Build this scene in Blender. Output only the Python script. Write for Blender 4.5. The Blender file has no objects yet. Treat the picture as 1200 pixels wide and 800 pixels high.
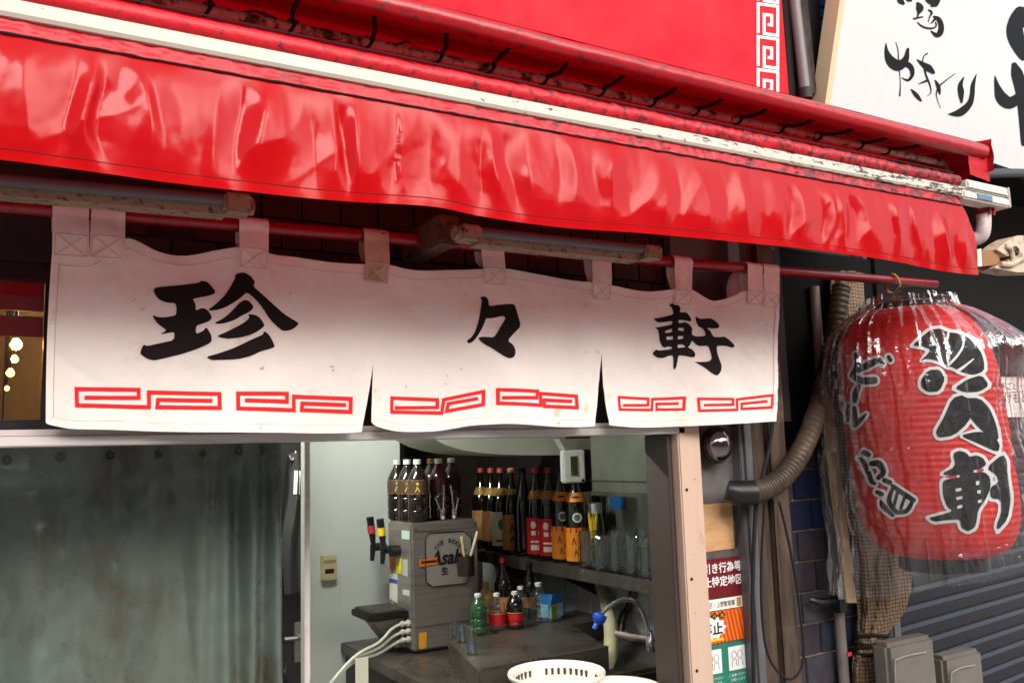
import bpy, bmesh, math, random
from mathutils import Vector, Matrix, noise
from mathutils.geometry import delaunay_2d_cdt
random.seed(7)
scene = bpy.context.scene
# ------------------------------------------------------------------ camera
F = 1015.44
CAM = Vector((0, -1.9, 1.62))
ROT = Matrix(((0.86305351, -0.0381926, -0.50366652),
              (-0.50419117, -0.12533673, -0.85444834),
              (-0.03049431, 0.99137885, -0.12742867)))
cam_data = bpy.data.cameras.new("camera")
cam_data.lens = F / 1200 * 36
cam_data.sensor_width = 36
cam_data.clip_start = 0.05
cam_data.clip_end = 500
cam = bpy.data.objects.new("camera", cam_data)
scene.collection.objects.link(cam)
cam.matrix_world = Matrix.Translation(CAM) @ ROT.to_4x4()
scene.camera = cam
# ------------------------------------------------------------------ light
SUN_EL, SUN_AZ = math.radians(31), math.radians(-20)   # soft sun over the street, in front of the shop
world = bpy.data.worlds.new("World")
scene.world = world
world.use_nodes = True
wn = world.node_tree.nodes
wl = world.node_tree.links
sky = wn.new("ShaderNodeTexSky")
sky.sky_type = 'NISHITA'
sky.sun_disc = False
sky.sun_elevation = SUN_EL
sky.sun_rotation = math.pi + SUN_AZ
sky.air_density = 1.0
sky.dust_density = 3.0
hs = wn.new("ShaderNodeHueSaturation")
hs.inputs['Saturation'].default_value = 0.45
wl.new(sky.outputs[0], hs.inputs['Color'])
wl.new(hs.outputs[0], wn['Background'].inputs[0])
wn['Background'].inputs[1].default_value = 0.15
sun_data = bpy.data.lights.new("sun", 'SUN')
sun_data.energy = 1.25
sun_data.angle = math.radians(25)
sun_data.color = (1.0, 0.955, 0.905)
sun = bpy.data.objects.new("sun", sun_data)
scene.collection.objects.link(sun)
sdir = Vector((math.sin(SUN_AZ) * math.cos(SUN_EL), -math.cos(SUN_AZ) * math.cos(SUN_EL), math.sin(SUN_EL)))
sun.rotation_euler = (-sdir).to_track_quat('-Z', 'Y').to_euler()
sun.location = sdir * 20
scene.view_settings.view_transform = 'Standard'
scene.view_settings.look = 'None'
scene.view_settings.exposure = 0.88
scene.view_settings.gamma = 1.0
scene.render.engine = 'CYCLES'
scene.cycles.max_bounces = 8
scene.cycles.transparent_max_bounces = 12
scene.cycles.caustics_reflective = False
scene.cycles.use_denoising = True

# ------------------------------------------------------------------ helpers
def ray(px, py):
    return ROT @ Vector((px - 600, 400 - py, -F))
def at(px, py, Y):
    d = ray(px, py); return CAM + d * ((Y - CAM.y) / d.y)
def atX(px, py, X):
    d = ray(px, py); return CAM + d * ((X - CAM.x) / d.x)
def atZ(px, py, Z):
    d = ray(px, py); return CAM + d * ((Z - CAM.z) / d.z)
def atP(px, py, p0, n):
    d = ray(px, py); return CAM + d * ((p0 - CAM).dot(n) / d.dot(n))
def depth(p):
    return -(ROT.transposed() @ (Vector(p) - CAM)).z
def mpp(p):                       # metres per photo pixel at p
    return depth(p) / F
def s(r, g, b):
    def c(v):
        v /= 255
        return v / 12.92 if v <= .04045 else ((v + .055) / 1.055) ** 2.4
    return (c(r), c(g), c(b), 1)

def mat(name, col, rough=.5, metal=0., layers=(), bump=None, coat=0., spec=.5, trans=0., alpha=1., emit=None, ior=1.45, rvar=None, translucent=0.):
    m = bpy.data.materials.new(name)
    m.use_nodes = True
    nt = m.node_tree; N = nt.nodes; L = nt.links
    b = N['Principled BSDF']
    b.inputs['Roughness'].default_value = rough
    b.inputs['Metallic'].default_value = metal
    b.inputs['Coat Weight'].default_value = coat
    b.inputs['Coat Roughness'].default_value = .08
    b.inputs['Specular IOR Level'].default_value = spec
    b.inputs['Transmission Weight'].default_value = trans
    b.inputs['Alpha'].default_value = alpha
    b.inputs['IOR'].default_value = ior
    if emit:
        b.inputs['Emission Color'].default_value = emit[0]
        b.inputs['Emission Strength'].default_value = emit[1]
    tc = N.new("ShaderNodeTexCoord")
    def tex(kind, scale, detail=4, rough_=.6, dist=0):
        mp = N.new("ShaderNodeMapping")
        mp.inputs['Scale'].default_value = scale if isinstance(scale, tuple) else (scale,) * 3
        L.new(tc.outputs['Object'], mp.inputs[0])
        if kind == 'wave':
            t = N.new("ShaderNodeTexWave"); t.inputs['Scale'].default_value = 1
            t.inputs['Distortion'].default_value = dist; t.bands_direction = 'Z'
            t.inputs['Detail'].default_value = detail
            L.new(mp.outputs[0], t.inputs[0]); return t.outputs['Fac']
        if kind == 'noisex':
            t = N.new("ShaderNodeTexNoise"); t.inputs['Scale'].default_value = 1; t.inputs['Detail'].default_value = detail
            t.inputs['Roughness'].default_value = .7; L.new(mp.outputs[0], t.inputs[0])
            sx = N.new("ShaderNodeSeparateXYZ"); L.new(tc.outputs['Object'], sx.inputs[0])
            ma = N.new("ShaderNodeMath"); ma.operation = 'MULTIPLY_ADD'; ma.inputs[1].default_value = .075
            L.new(sx.outputs[0], ma.inputs[0]); L.new(t.outputs['Fac'], ma.inputs[2]); return ma.outputs[0]
        if kind == 'voronoi':
            t = N.new("ShaderNodeTexVoronoi"); t.inputs['Scale'].default_value = 1
            L.new(mp.outputs[0], t.inputs[0]); return t.outputs['Distance']
        t = N.new("ShaderNodeTexNoise"); t.inputs['Scale'].default_value = 1
        t.inputs['Detail'].default_value = detail; t.inputs['Roughness'].default_value = rough_
        t.inputs['Distortion'].default_value = dist
        L.new(mp.outputs[0], t.inputs[0]); return t.outputs['Fac']
    def ramp(src, lo, hi):
        r = N.new("ShaderNodeMapRange"); r.inputs['From Min'].default_value = lo; r.inputs['From Max'].default_value = hi
        L.new(src, r.inputs[0]); return r.outputs[0]
    cur = None
    rgb = N.new("ShaderNodeRGB"); rgb.outputs[0].default_value = col
    cur = rgb.outputs[0]
    for ly in layers:             # (kind, scale, lo, hi, colour, strength, detail)
        kind, sc, lo, hi, c2 = ly[:5]
        st = ly[5] if len(ly) > 5 else 1.
        dt = ly[6] if len(ly) > 6 else 5
        f = ramp(tex(kind, sc, dt, .65, .3 if kind == 'noise' else 1.), lo, hi)
        if st != 1.:
            mu = N.new("ShaderNodeMath"); mu.operation = 'MULTIPLY'; mu.inputs[1].default_value = st
            L.new(f, mu.inputs[0]); f = mu.outputs[0]
        mx = N.new("ShaderNodeMix"); mx.data_type = 'RGBA'
        L.new(f, mx.inputs[0]); L.new(cur, mx.inputs[6]); mx.inputs[7].default_value = c2
        cur = mx.outputs[2]
    L.new(cur, b.inputs['Base Color'])
    if rvar:
        f = ramp(tex('noise', rvar[0], 5), .35, .65)
        r = N.new("ShaderNodeMapRange"); r.inputs['To Min'].default_value = rvar[1]; r.inputs['To Max'].default_value = rvar[2]
        L.new(f, r.inputs[0]); L.new(r.outputs[0], b.inputs['Roughness'])
    if bump:
        bu = N.new("ShaderNodeBump"); bu.inputs['Strength'].default_value = bump[1]; bu.inputs['Distance'].default_value = bump[2] if len(bump) > 2 else .002
        L.new(tex(bump[3] if len(bump) > 3 else 'noise', bump[0], 4), bu.inputs['Height']); L.new(bu.outputs[0], b.inputs['Normal'])
    if translucent:
        tr = N.new("ShaderNodeBsdfTranslucent"); L.new(cur, tr.inputs[0])
        ms = N.new("ShaderNodeMixShader"); ms.inputs[0].default_value = translucent
        L.new(b.outputs[0], ms.inputs[1]); L.new(tr.outputs[0], ms.inputs[2])
        L.new(ms.outputs[0], N['Material Output'].inputs[0])
    return m

def glassy(name, col=(1, 1, 1, 1), base=.12, milk=.06, rough=.06, bump=None, grazing=.75, power=1.):
    """clear thin sheet or thin glass: see-through with a sheen and a little haze"""
    m = bpy.data.materials.new(name); m.use_nodes = True
    nt = m.node_tree; N = nt.nodes; L = nt.links
    out = N['Material Output']; N.remove(N['Principled BSDF'])
    tr = N.new("ShaderNodeBsdfTransparent"); tr.inputs[0].default_value = col
    gl = N.new("ShaderNodeBsdfGlossy"); gl.inputs['Roughness'].default_value = rough
    df = N.new("ShaderNodeBsdfDiffuse"); df.inputs[0].default_value = (.8, .8, .8, 1)
    lw = N.new("ShaderNodeLayerWeight"); lw.inputs[0].default_value = .35
    mr = N.new("ShaderNodeMapRange"); mr.inputs['To Min'].default_value = base; mr.inputs['To Max'].default_value = grazing
    pw_ = N.new("ShaderNodeMath"); pw_.operation = 'POWER'; pw_.inputs[1].default_value = power
    L.new(lw.outputs['Facing'], pw_.inputs[0]); L.new(pw_.outputs[0], mr.inputs[0])
    m1 = N.new("ShaderNodeMixShader"); m1.inputs[0].default_value = milk
    L.new(tr.outputs[0], m1.inputs[1]); L.new(df.outputs[0], m1.inputs[2])
    m2 = N.new("ShaderNodeMixShader"); L.new(mr.outputs[0], m2.inputs[0]); L.new(m1.outputs[0], m2.inputs[1]); L.new(gl.outputs[0], m2.inputs[2])
    L.new(m2.outputs[0], out.inputs[0])
    if bump:
        tc = N.new("ShaderNodeTexCoord"); t = N.new("ShaderNodeTexNoise"); t.inputs['Scale'].default_value = bump[0]; t.inputs['Detail'].default_value = 3
        t.inputs['Distortion'].default_value = 1.2
        L.new(tc.outputs['Object'], t.inputs[0])
        bu = N.new("ShaderNodeBump"); bu.inputs['Strength'].default_value = bump[1]; bu.inputs['Distance'].default_value = .01
        L.new(t.outputs[0], bu.inputs['Height']); L.new(bu.outputs[0], gl.inputs['Normal']); L.new(bu.outputs[0], lw.inputs['Normal'])
    return m

def cr(pts, n=6, closed=False):
    """Catmull-Rom through points of any dimension"""
    P = [tuple(p) for p in pts]; k = len(P); out = []
    g = (lambda i: P[i % k]) if closed else (lambda i: P[min(max(i, 0), k - 1)])
    for i in range(k if closed else k - 1):
        a, b_, c, d = g(i - 1), g(i), g(i + 1), g(i + 2)
        for j in range(n):
            t = j / n
            out.append(tuple(.5 * (2 * q + (r - p) * t + (2 * p - 5 * q + 4 * r - w) * t * t + (3 * q - p - 3 * r + w) * t ** 3) for p, q, r, w in zip(a, b_, c, d)))
    if not closed: out.append(P[-1])
    return out
def lerp_pts(pts, x):
    """piecewise-linear y(x)"""
    if x <= pts[0][0]: return pts[0][1]
    for (a, ya), (b_, yb) in zip(pts, pts[1:]):
        if x <= b_: return ya + (yb - ya) * (x - a) / (b_ - a)
    return pts[-1][1]

class MB:
    def __init__(s_): s_.v = []; s_.f = []; s_.m = []
    def add(s_, vs, fs, m=0):
        o = len(s_.v); s_.v += [Vector(v) for v in vs]
        for i, f in enumerate(fs):
            s_.f.append([o + q for q in f]); s_.m.append(m[i] if isinstance(m, list) else m)
        return s_
    def box(s_, c, size, R=None, m=0, bev=0.):
        c = Vector(c); hx, hy, hz = size[0] / 2, size[1] / 2, size[2] / 2
        if bev:
            bm = bmesh.new(); bmesh.ops.create_cube(bm, size=1)
            for v in bm.verts: v.co = Vector((v.co.x * size[0], v.co.y * size[1], v.co.z * size[2]))
            bmesh.ops.bevel(bm, geom=bm.edges[:], offset=bev, segments=2, affect='EDGES', clamp_overlap=True)
            bm.verts.index_update()
            vs = [(R @ v.co if R else v.co) + c for v in bm.verts]; fs = [[v.index for v in f.verts] for f in bm.faces]
            bm.free(); return s_.add(vs, fs, m)
        vs = [Vector((x * hx, y * hy, z * hz)) for x in (-1, 1) for y in (-1, 1) for z in (-1, 1)]
        vs = [(R @ v if R else v) + c for v in vs]
        return s_.add(vs, [(0, 1, 3, 2), (4, 6, 7, 5), (0, 4, 5, 1), (2, 3, 7, 6), (0, 2, 6, 4), (1, 5, 7, 3)], m)
    def span(s_, a, b_, m=0, bev=0.):
        a = Vector(a); b_ = Vector(b_); return s_.box((a + b_) / 2, [abs(q) for q in (b_ - a)], None, m, bev)
    def tube(s_, pts, r, n=8, m=0, caps=True, closed=False):
        P = [Vector(p) for p in pts]; k = len(P); vs = []; fs = []
        up = None
        for i in range(k):
            t = (P[(i + 1) % k] - P[i - 1]) if closed else (P[min(i + 1, k - 1)] - P[max(i - 1, 0)])
            t.normalize()
            if up is None:
                up = Vector((0, 0, 1)) if abs(t.z) < .9 else Vector((0, 1, 0))
            a = t.cross(up).normalized(); up = a.cross(t).normalized()
            rr = r[i] if isinstance(r, (list, tuple)) else r
            for j in range(n):
                w = 2 * math.pi * j / n
                vs.append(P[i] + (a * math.cos(w) + up * math.sin(w)) * rr)
        for i in range(k if closed else k - 1):
            i2 = (i + 1) % k
            for j in range(n):
                j2 = (j + 1) % n
                fs.append((i * n + j, i * n + j2, i2 * n + j2, i2 * n + j))
        if caps and not closed:
            fs.append(tuple(range(n))[::-1]); fs.append(tuple((k - 1) * n + j for j in range(n)))
        return s_.add(vs, fs, m)
    def lathe(s_, prof, c=(0, 0, 0), n=20, m=0, R=None, ell=None):
        c = Vector(c); vs = []; fs = []; k = len(prof)
        for r, z in prof:
            for j in range(n):
                w = 2 * math.pi * j / n
                q = Vector((r * math.cos(w), r * math.sin(w) * (ell or 1), z))
                vs.append((R @ q if R else q) + c)
        mm = []
        for i in range(k - 1):
            for j in range(n):
                j2 = (j + 1) % n
                fs.append((i * n + j, i * n + j2, (i + 1) * n + j2, (i + 1) * n + j))
                mm.append(m[i] if isinstance(m, list) else m)
        if prof[0][0] > 1e-6: fs.append(tuple(range(n))[::-1]); mm.append(m[0] if isinstance(m, list) else m)
        if prof[-1][0] > 1e-6: fs.append(tuple((k - 1) * n + j for j in range(n))); mm.append(m[-1] if isinstance(m, list) else m)
        return s_.add(vs, fs, mm)
    def grid(s_, fn, nu, nv, m=0, wrap=False):
        vs = [fn(i / nu, j / nv) for j in range(nv + 1) for i in range(nu if wrap else nu + 1)]
        w = nu if wrap else nu + 1
        fs = [(j * w + i, j * w + (i + 1) % w, (j + 1) * w + (i + 1) % w, (j + 1) * w + i) for j in range(nv) for i in range(nu)]
        return s_.add(vs, fs, m)
    def prism(s_, poly, d, m=0):
        """closed polygon of 3D points swept along d"""
        P = [Vector(p) for p in poly]; d = Vector(d); k = len(P)
        return s_.add(P + [p + d for p in P], [tuple(range(k)), tuple(range(k, 2 * k))[::-1]] + [(i, i + k, (i + 1) % k + k, (i + 1) % k) for i in range(k)], m)
    def build(s_, name, mats, parent=None, smooth=True, angle=40, solid=0.):
        me = bpy.data.meshes.new(name)
        base = parent
        off = Vector()
        while base is not None:
            off += base.location; base = base.parent
        if parent is None and s_.v:
            mn = Vector((min(v.x for v in s_.v), min(v.y for v in s_.v), min(v.z for v in s_.v)))
            mx = Vector((max(v.x for v in s_.v), max(v.y for v in s_.v), max(v.z for v in s_.v)))
            off = Vector(((mn.x + mx.x) / 2, (mn.y + mx.y) / 2, mn.z))
        me.from_pydata([v - off for v in s_.v], [], s_.f)
        for q in (mats if isinstance(mats, (list, tuple)) else [mats]): me.materials.append(q)
        if any(s_.m): me.polygons.foreach_set('material_index', s_.m)
        bm = bmesh.new(); bm.from_mesh(me); bmesh.ops.recalc_face_normals(bm, faces=bm.faces[:]); bm.to_mesh(me); bm.free()
        if smooth:
            me.shade_smooth(); me.set_sharp_from_angle(angle=math.radians(angle))
        o = bpy.data.objects.new(name, me); scene.collection.objects.link(o)
        if parent is not None: o.parent = parent
        else: o.location = off
        if solid:
            md = o.modifiers.new("thickness", 'SOLIDIFY'); md.thickness = solid; md.offset = 0
        return o

def tag(o, label=None, cat=None, group=None, kind=None):
    if label: o['label'] = label
    if cat: o['category'] = cat
    if group: o['group'] = group
    if kind: o['kind'] = kind
    return o
def thing(name, loc, label, cat, group=None):
    o = bpy.data.objects.new(name, None); scene.collection.objects.link(o)
    o.location = loc; o.empty_display_size = .05
    return tag(o, label, cat, group)
def copy_tree(o, parent=None):
    c = o.copy(); scene.collection.objects.link(c)
    if parent is not None: c.parent = parent
    for ch in o.children: copy_tree(ch, c)
    return c

# ---- print: traced lettering laid on a surface
def chaikin(P, it=1, q=.2):
    for _ in range(it):
        out = []
        for i in range(len(P)):
            a, b_ = P[i], P[(i + 1) % len(P)]
            out.append((a[0] + (b_[0] - a[0]) * q, a[1] + (b_[1] - a[1]) * q)); out.append((b_[0] + (a[0] - b_[0]) * q, b_[1] + (a[1] - b_[1]) * q))
        P = out
    return P
def zoom(P, ox, oy, k):
    return [(ox + p[0] / k, oy + p[1] / k) + tuple(w / k for w in p[2:]) for p in P]
def brush(P, grow=0., n=5, rnd=True):
    """variable-width stroke -> outline"""
    C = cr(P, n) if len(P) > 2 else [tuple(a + (b_ - a) * i / n for a, b_ in zip(P[0], P[1])) for i in range(n + 1)]
    l = []; r = []
    for i, c in enumerate(C):
        a = C[max(i - 1, 0)]; b_ = C[min(i + 1, len(C) - 1)]
        tx, ty = b_[0] - a[0], b_[1] - a[1]; d = math.hypot(tx, ty) or 1
        w = max(c[2] / 2, .05) + grow
        l.append((c[0] - ty / d * w, c[1] + tx / d * w)); r.append((c[0] + ty / d * w, c[1] - tx / d * w))
    def cap(c, a, w):
        tx, ty = c[0] - a[0], c[1] - a[1]; th = math.atan2(ty, tx)
        return [(c[0] + w * math.cos(th + q), c[1] + w * math.sin(th + q)) for q in (1.0, .4, -.4, -1.0)]
    e = cap(C[-1], C[-2], max(C[-1][2] / 2, .05) + grow) if rnd else []
    b0 = cap(C[0], C[1], max(C[0][2] / 2, .05) + grow) if rnd else []
    return l + e + r[::-1] + b0
def stroke(P, w):
    """mitred constant-width polyline -> outline"""
    l = []; r = []; k = len(P)
    for i in range(k):
        def nrm(a, b_):
            d = math.hypot(b_[0] - a[0], b_[1] - a[1]) or 1; return (-(b_[1] - a[1]) / d, (b_[0] - a[0]) / d)
        n1 = nrm(P[max(i - 1, 0)], P[max(i, 1)]) if i else nrm(P[0], P[1]); n2 = nrm(P[i], P[i + 1]) if i < k - 1 else n1
        mx, my = n1[0] + n2[0], n1[1] + n2[1]; d = (mx * n1[0] + my * n1[1]) or 1
        mx, my = mx / d * w / 2, my / d * w / 2
        l.append((P[i][0] + mx, P[i][1] + my)); r.append((P[i][0] - mx, P[i][1] - my))
    return l + r[::-1]
def grow_poly(P, w):
    A = sum(P[i][0] * P[(i + 1) % len(P)][1] - P[(i + 1) % len(P)][0] * P[i][1] for i in range(len(P)))
    sg = 1 if A > 0 else -1; out = []
    for i in range(len(P)):
        a, b_, c = P[i - 1], P[i], P[(i + 1) % len(P)]
        n1 = (b_[1] - a[1], a[0] - b_[0]); n2 = (c[1] - b_[1], b_[0] - c[0])
        d1 = math.hypot(*n1) or 1; d2 = math.hypot(*n2) or 1
        mx, my = n1[0] / d1 + n2[0] / d2, n1[1] / d1 + n2[1] / d2
        d = max((mx * n1[0] + my * n1[1]) / d1, .5)
        out.append((b_[0] + sg * mx / d * w, b_[1] + sg * my / d * w))
    return out
def inside(P, x, y):
    c = False; j = len(P) - 1
    for i in range(len(P)):
        if (P[i][1] > y) != (P[j][1] > y) and x < (P[j][0] - P[i][0]) * (y - P[i][1]) / (P[j][1] - P[i][1]) + P[i][0]: c = not c
        j = i
    return c
def lay(name, shapes, surf, material, parent, step=6.):
    """shapes: list of [outer, hole, ...] outlines in photo pixels; surf(px,py) -> 3D"""
    vs = []; ed = []
    for sh in shapes:
        for lp in sh:
            if step:
                q_ = []
                for i in range(len(lp)):
                    a, b_ = lp[i], lp[(i + 1) % len(lp)]
                    n_ = max(1, int(math.hypot(b_[0] - a[0], b_[1] - a[1]) / step))
                    q_ += [(a[0] + (b_[0] - a[0]) * j / n_, a[1] + (b_[1] - a[1]) * j / n_) for j in range(n_)]
                lp = q_
            o = len(vs); k = len(lp)
            vs += [Vector(p[:2]) for p in lp]; ed += [(o + i, o + (i + 1) % k) for i in range(k)]
    x0 = min(v.x for v in vs); x1 = max(v.x for v in vs); y0 = min(v.y for v in vs); y1 = max(v.y for v in vs)
    def ins(x, y):
        for sh in shapes:
            c = False
            for lp in sh: c ^= inside(lp, x, y)
            if c: return True
        return False
    if step:
        x = x0 + step / 2
        while x < x1:
            y = y0 + step / 2
            while y < y1:
                if ins(x, y): vs.append(Vector((x, y)))
                y += step
            x += step
    V, E_, Fc, *_ = delaunay_2d_cdt(vs, ed, [], 0, 1e-4)
    used = {}; mb = MB(); P3 = []; fs = []
    for f in Fc:
        cx = sum(V[i].x for i in f) / len(f); cy = sum(V[i].y for i in f) / len(f)
        if not ins(cx, cy): continue
        g = []
        for i in f:
            if i not in used: used[i] = len(P3); P3.append(surf(V[i].x, V[i].y))
            g.append(used[i])
        fs.append(g)
    mb.add(P3, fs)
    return mb.build(name, material, parent, smooth=True, angle=80)

# ---- text set in the built-in face
def text_mesh(body, size=1., bold=0.):
    cu = bpy.data.curves.new("lettering", 'FONT'); cu.body = body; cu.size = size; cu.align_x = 'CENTER'; cu.align_y = 'CENTER'
    cu.offset = bold; cu.resolution_u = 3
    o = bpy.data.objects.new("lettering", cu); scene.collection.objects.link(o)
    dg = bpy.context.evaluated_depsgraph_get(); me = o.evaluated_get(dg).to_mesh()
    vs = [v.co.copy() for v in me.vertices]; fs = [list(p.vertices) for p in me.polygons]
    o.evaluated_get(dg).to_mesh_clear()
    bpy.data.objects.remove(o); bpy.data.curves.remove(cu)
    return vs, fs
def text_on(name, body, fn, w, h, material, parent, bold=0.):
    """fit text into a w x h box centred on 0; fn(x, y) -> 3D"""
    vs, fs = text_mesh(body, 1., bold)
    if not vs: return None
    x0 = min(v.x for v in vs); x1 = max(v.x for v in vs); y0 = min(v.y for v in vs); y1 = max(v.y for v in vs)
    mb = MB(); mb.add([fn(((v.x - x0) / (x1 - x0) - .5) * w, ((v.y - y0) / (y1 - y0) - .5) * h) for v in vs], fs)
    return mb.build(name, material, parent, smooth=False)

# ------------------------------------------------------------------ materials
RED = s(226, 22, 38)
red_vinyl = mat("red_vinyl", s(222, 20, 26), .3, layers=[('noise', 3., .5, .75, s(214, 30, 56), .5), ('noise', (25, 25, 60), .64, .72, s(120, 20, 30), .35)], coat=.2, spec=.32, rvar=(9., .12, .26), bump=(160, .12, .0008), translucent=.45)
red_dirty = mat("red_vinyl_grimy", s(205, 24, 38), .45, layers=[('noisex', (60, 60, 60), .50, .62, s(58, 30, 36), .85), ('noise', (14, 14, 14), .55, .75, s(90, 20, 30), .7)], bump=(60, .5, .004))
red_tube = mat("red_tube_sheet", s(172, 12, 26), .38, layers=[('noise', 44., .55, .66, s(60, 40, 42), .85), ('noise', 8., .55, .8, s(110, 20, 30), .6)], coat=.25, bump=(40, .25, .003))
red_sheet = mat("red_canvas", s(196, 10, 26), .6, bump=(50, .2, .002), translucent=.2)
red_sign = mat("red_sign_face", s(235, 20, 38), .35, layers=[('noise', 2., .4, .7, s(222, 16, 32), .6), ('noise', (26, 26, 1.2), .55, .75, s(214, 20, 36), .5)], rvar=(5, .5, .7), spec=.2)
white_print = mat("white_print", (.8, .78, .76, 1), .5)
bar_white = mat("painted_bar", s(200, 191, 177), .4, layers=[('noisex', (26, 90, 90), .60, .645, s(56, 46, 42)), ('noise', (5, 5, 14), .55, .8, s(190, 170, 150), .5)])
bar_worn = mat("worn_painted_bar", s(225, 214, 200), .45, layers=[('noise', (6, 120, 120), .52, .6, s(52, 44, 40)), ('noise', 30., .55, .7, s(120, 100, 88), .6)])
cap_white = mat("end_cap_plastic", s(216, 206, 192), .4, layers=[('noise', 30., .56, .7, s(110, 92, 80), .6)])
iron_dark = mat("dark_iron", s(34, 28, 26), .6, layers=[('noise', 40., .5, .7, s(60, 40, 32), .7)])
cord_black = mat("black_cord", s(22, 18, 18), .8)
pipe_pale = mat("pale_rusty_pipe", s(206, 186, 166), .55, layers=[('noise', 26., .5, .62, s(70, 42, 30)), ('noise', 80., .5, .7, s(40, 26, 22), .5)])
rod_red = mat("red_wrapped_rod", s(146, 9, 22), .28, layers=[('noise', 40., .55, .7, s(60, 10, 14), .7)], coat=.3, bump=((220, 60, 60), .5, .002))
cloth = mat("noren_cotton", s(247, 239, 231), .9, spec=.15, layers=[('noise', 9., .64, .74, s(214, 178, 134), .6), ('noise', 30., .67, .72, s(170, 116, 72), .7), ('noise', (6, 30, 8), .68, .74, s(190, 150, 110), .45), ('noise', 2.4, .5, .8, s(232, 214, 204), .6)], bump=(16, .3, .005), translucent=.15)
cloth_loop = mat("noren_loop_cotton", s(244, 236, 228), .9, spec=.15, layers=[('noise', 14., .5, .75, s(206, 186, 166), .7), ('noise', 50., .68, .74, s(170, 130, 90), .6)], bump=(60, .25, .002), translucent=.08)
loop_grey = mat("noren_loop_soiled", s(196, 180, 152), .9, spec=.15, layers=[('noise', 14., .45, .7, s(150, 130, 104), .7)], bump=(60, .25, .002))
thread = mat("stitch_thread", s(214, 196, 184), .9)
ink = mat("black_ink_print", s(28, 20, 20), .8, spec=.2)
red_print = mat("red_print", s(222, 40, 44), .8, spec=.2)
lamp_grey = mat("grey_tube_glass", s(88, 83, 88), .25, layers=[('noise', (3, 30, 30), .5, .8, s(84, 78, 84), .7)])
lamp_beige = mat("grimy_beige_lamp_body", s(142, 124, 104), .6, layers=[('noise', 60., .54, .64, s(62, 44, 34)), ('noise', 12., .5, .8, s(120, 96, 76), .8)])
dark_wall = mat("sooty_brown_wall", s(44, 30, 28), .7, layers=[('noise', 6., .4, .7, s(26, 18, 18), .8)], bump=(20, .3, .004))
steel = mat("brushed_steel", s(150, 146, 138), .32, .9, layers=[('noise', (4, 60, 60), .4, .7, s(120, 112, 104), .5)], rvar=(8., .24, .5))
steel_dark = mat("greasy_dark_steel", s(112, 104, 96), .26, .65, layers=[('noise', 5., .4, .7, s(56, 48, 42), .8)], rvar=(6., .22, .5))
chrome = mat("chrome", s(236, 236, 236), .1, .88)
alu = mat("aluminium_rail", s(214, 206, 202), .35, .25, layers=[('noise', (2, 40, 40), .5, .8, s(180, 168, 164), .6)])
post_pink = mat("pink_painted_post", s(198, 170, 150), .5, layers=[('noise', (36, 36, 2), .48, .7, s(194, 160, 142), .8), ('noise', (12, 12, 5), .6, .72, s(160, 122, 104), .6), ('noise', 60., .66, .7, s(96, 66, 54))], bump=(30, .25, .003))
white_panel = mat("kitchen_white_panel", s(226, 228, 220), .4, layers=[('noise', 1.6, .4, .8, s(206, 208, 200), .6), ('noise', (14, 14, 2), .62, .75, s(186, 180, 166), .4)])
vinyl_grey = mat("dirty_vinyl_curtain", s(92, 103, 96), .35, layers=[('noise', (3, 3, 1.2), .45, .7, s(94, 98, 86), .8), ('noise', (4.5, 4.5, 2.2), .52, .7, s(62, 50, 38), .85), ('noise', (30, 30, 60), .63, .69, s(60, 56, 46), .4)], rvar=(6., .18, .42), bump=(18, .2, .004))
tile_blue = [mat("glazed_tile", c, .2, layers=[('noise', 12., .45, .7, c2, .8)], bump=(14, .2, .004)) for c, c2 in ((s(62, 67, 82), s(46, 48, 58)), (s(78, 75, 82), s(58, 54, 58)), (s(44, 54, 82), s(38, 42, 60)), (s(70, 65, 72), s(52, 48, 52)))]
mortar = mat("mortar", s(150, 136, 122), .9, bump=(120, .4, .002))
timber = mat("weathered_timber", s(80, 64, 52), .85, layers=[('noise', (40, 40, 2.5), .42, .66, s(46, 36, 30)), ('noise', 6., .5, .75, s(128, 108, 90), .6)], bump=((60, 60, 4), .6, .004))
grey_metal = mat("grey_painted_metal", s(106, 104, 108), .45, .3, layers=[('noise', (20, 20, 3), .5, .75, s(70, 66, 66), .7)])
shade_black = mat("deep_shade_black", s(13, 12, 12), .85, spec=.2)  # near-black colour standing in for the deep shade on the right side
shut_mat = mat("slate_shutter_paint", s(20, 24, 36), .32, .3, layers=[('noise', (3, 3, 20), .45, .7, s(15, 17, 24), .8), ('noise', 40., .62, .74, s(60, 58, 60), .35)])
mesh_tan = mat("tan_mesh_sheet", s(176, 146, 112), .6, layers=[('noise', 6., .45, .7, s(132, 104, 78), .7)], bump=((300, 300, 300), .3, .002))
black_plastic = mat("black_plastic", s(24, 23, 24), .4)
paper = mat("paper_white", s(236, 228, 222), .7, spec=.2)

# ------------------------------------------------------------------ setting: street, restaurant shell
g = MB(); g.add([(-60, -60, 0), (60, -60, 0), (60, 60, 0), (-60, 60, 0)], [(0, 1, 2, 3)])
tag(g.build("ground", mat("pale_street_paving", s(172, 168, 162), .85, layers=[('noise', 3., .4, .7, s(156, 152, 146), .7), ('noise', 90., .5, .7, s(184, 180, 174), .5)], bump=(90, .4, .004))), kind='structure')
k = MB(); k.span((-30, -.62, -.05), (30, -.5, .035), 0, .01); k.span((-30, -.5, -.05), (30, .1, .03))
tag(k.build("pavement", mat("concrete_paving", s(170, 164, 156), .85, layers=[('noise', 5., .4, .7, s(116, 110, 104), .7)], bump=(60, .3, .003))), kind='structure')

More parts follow.
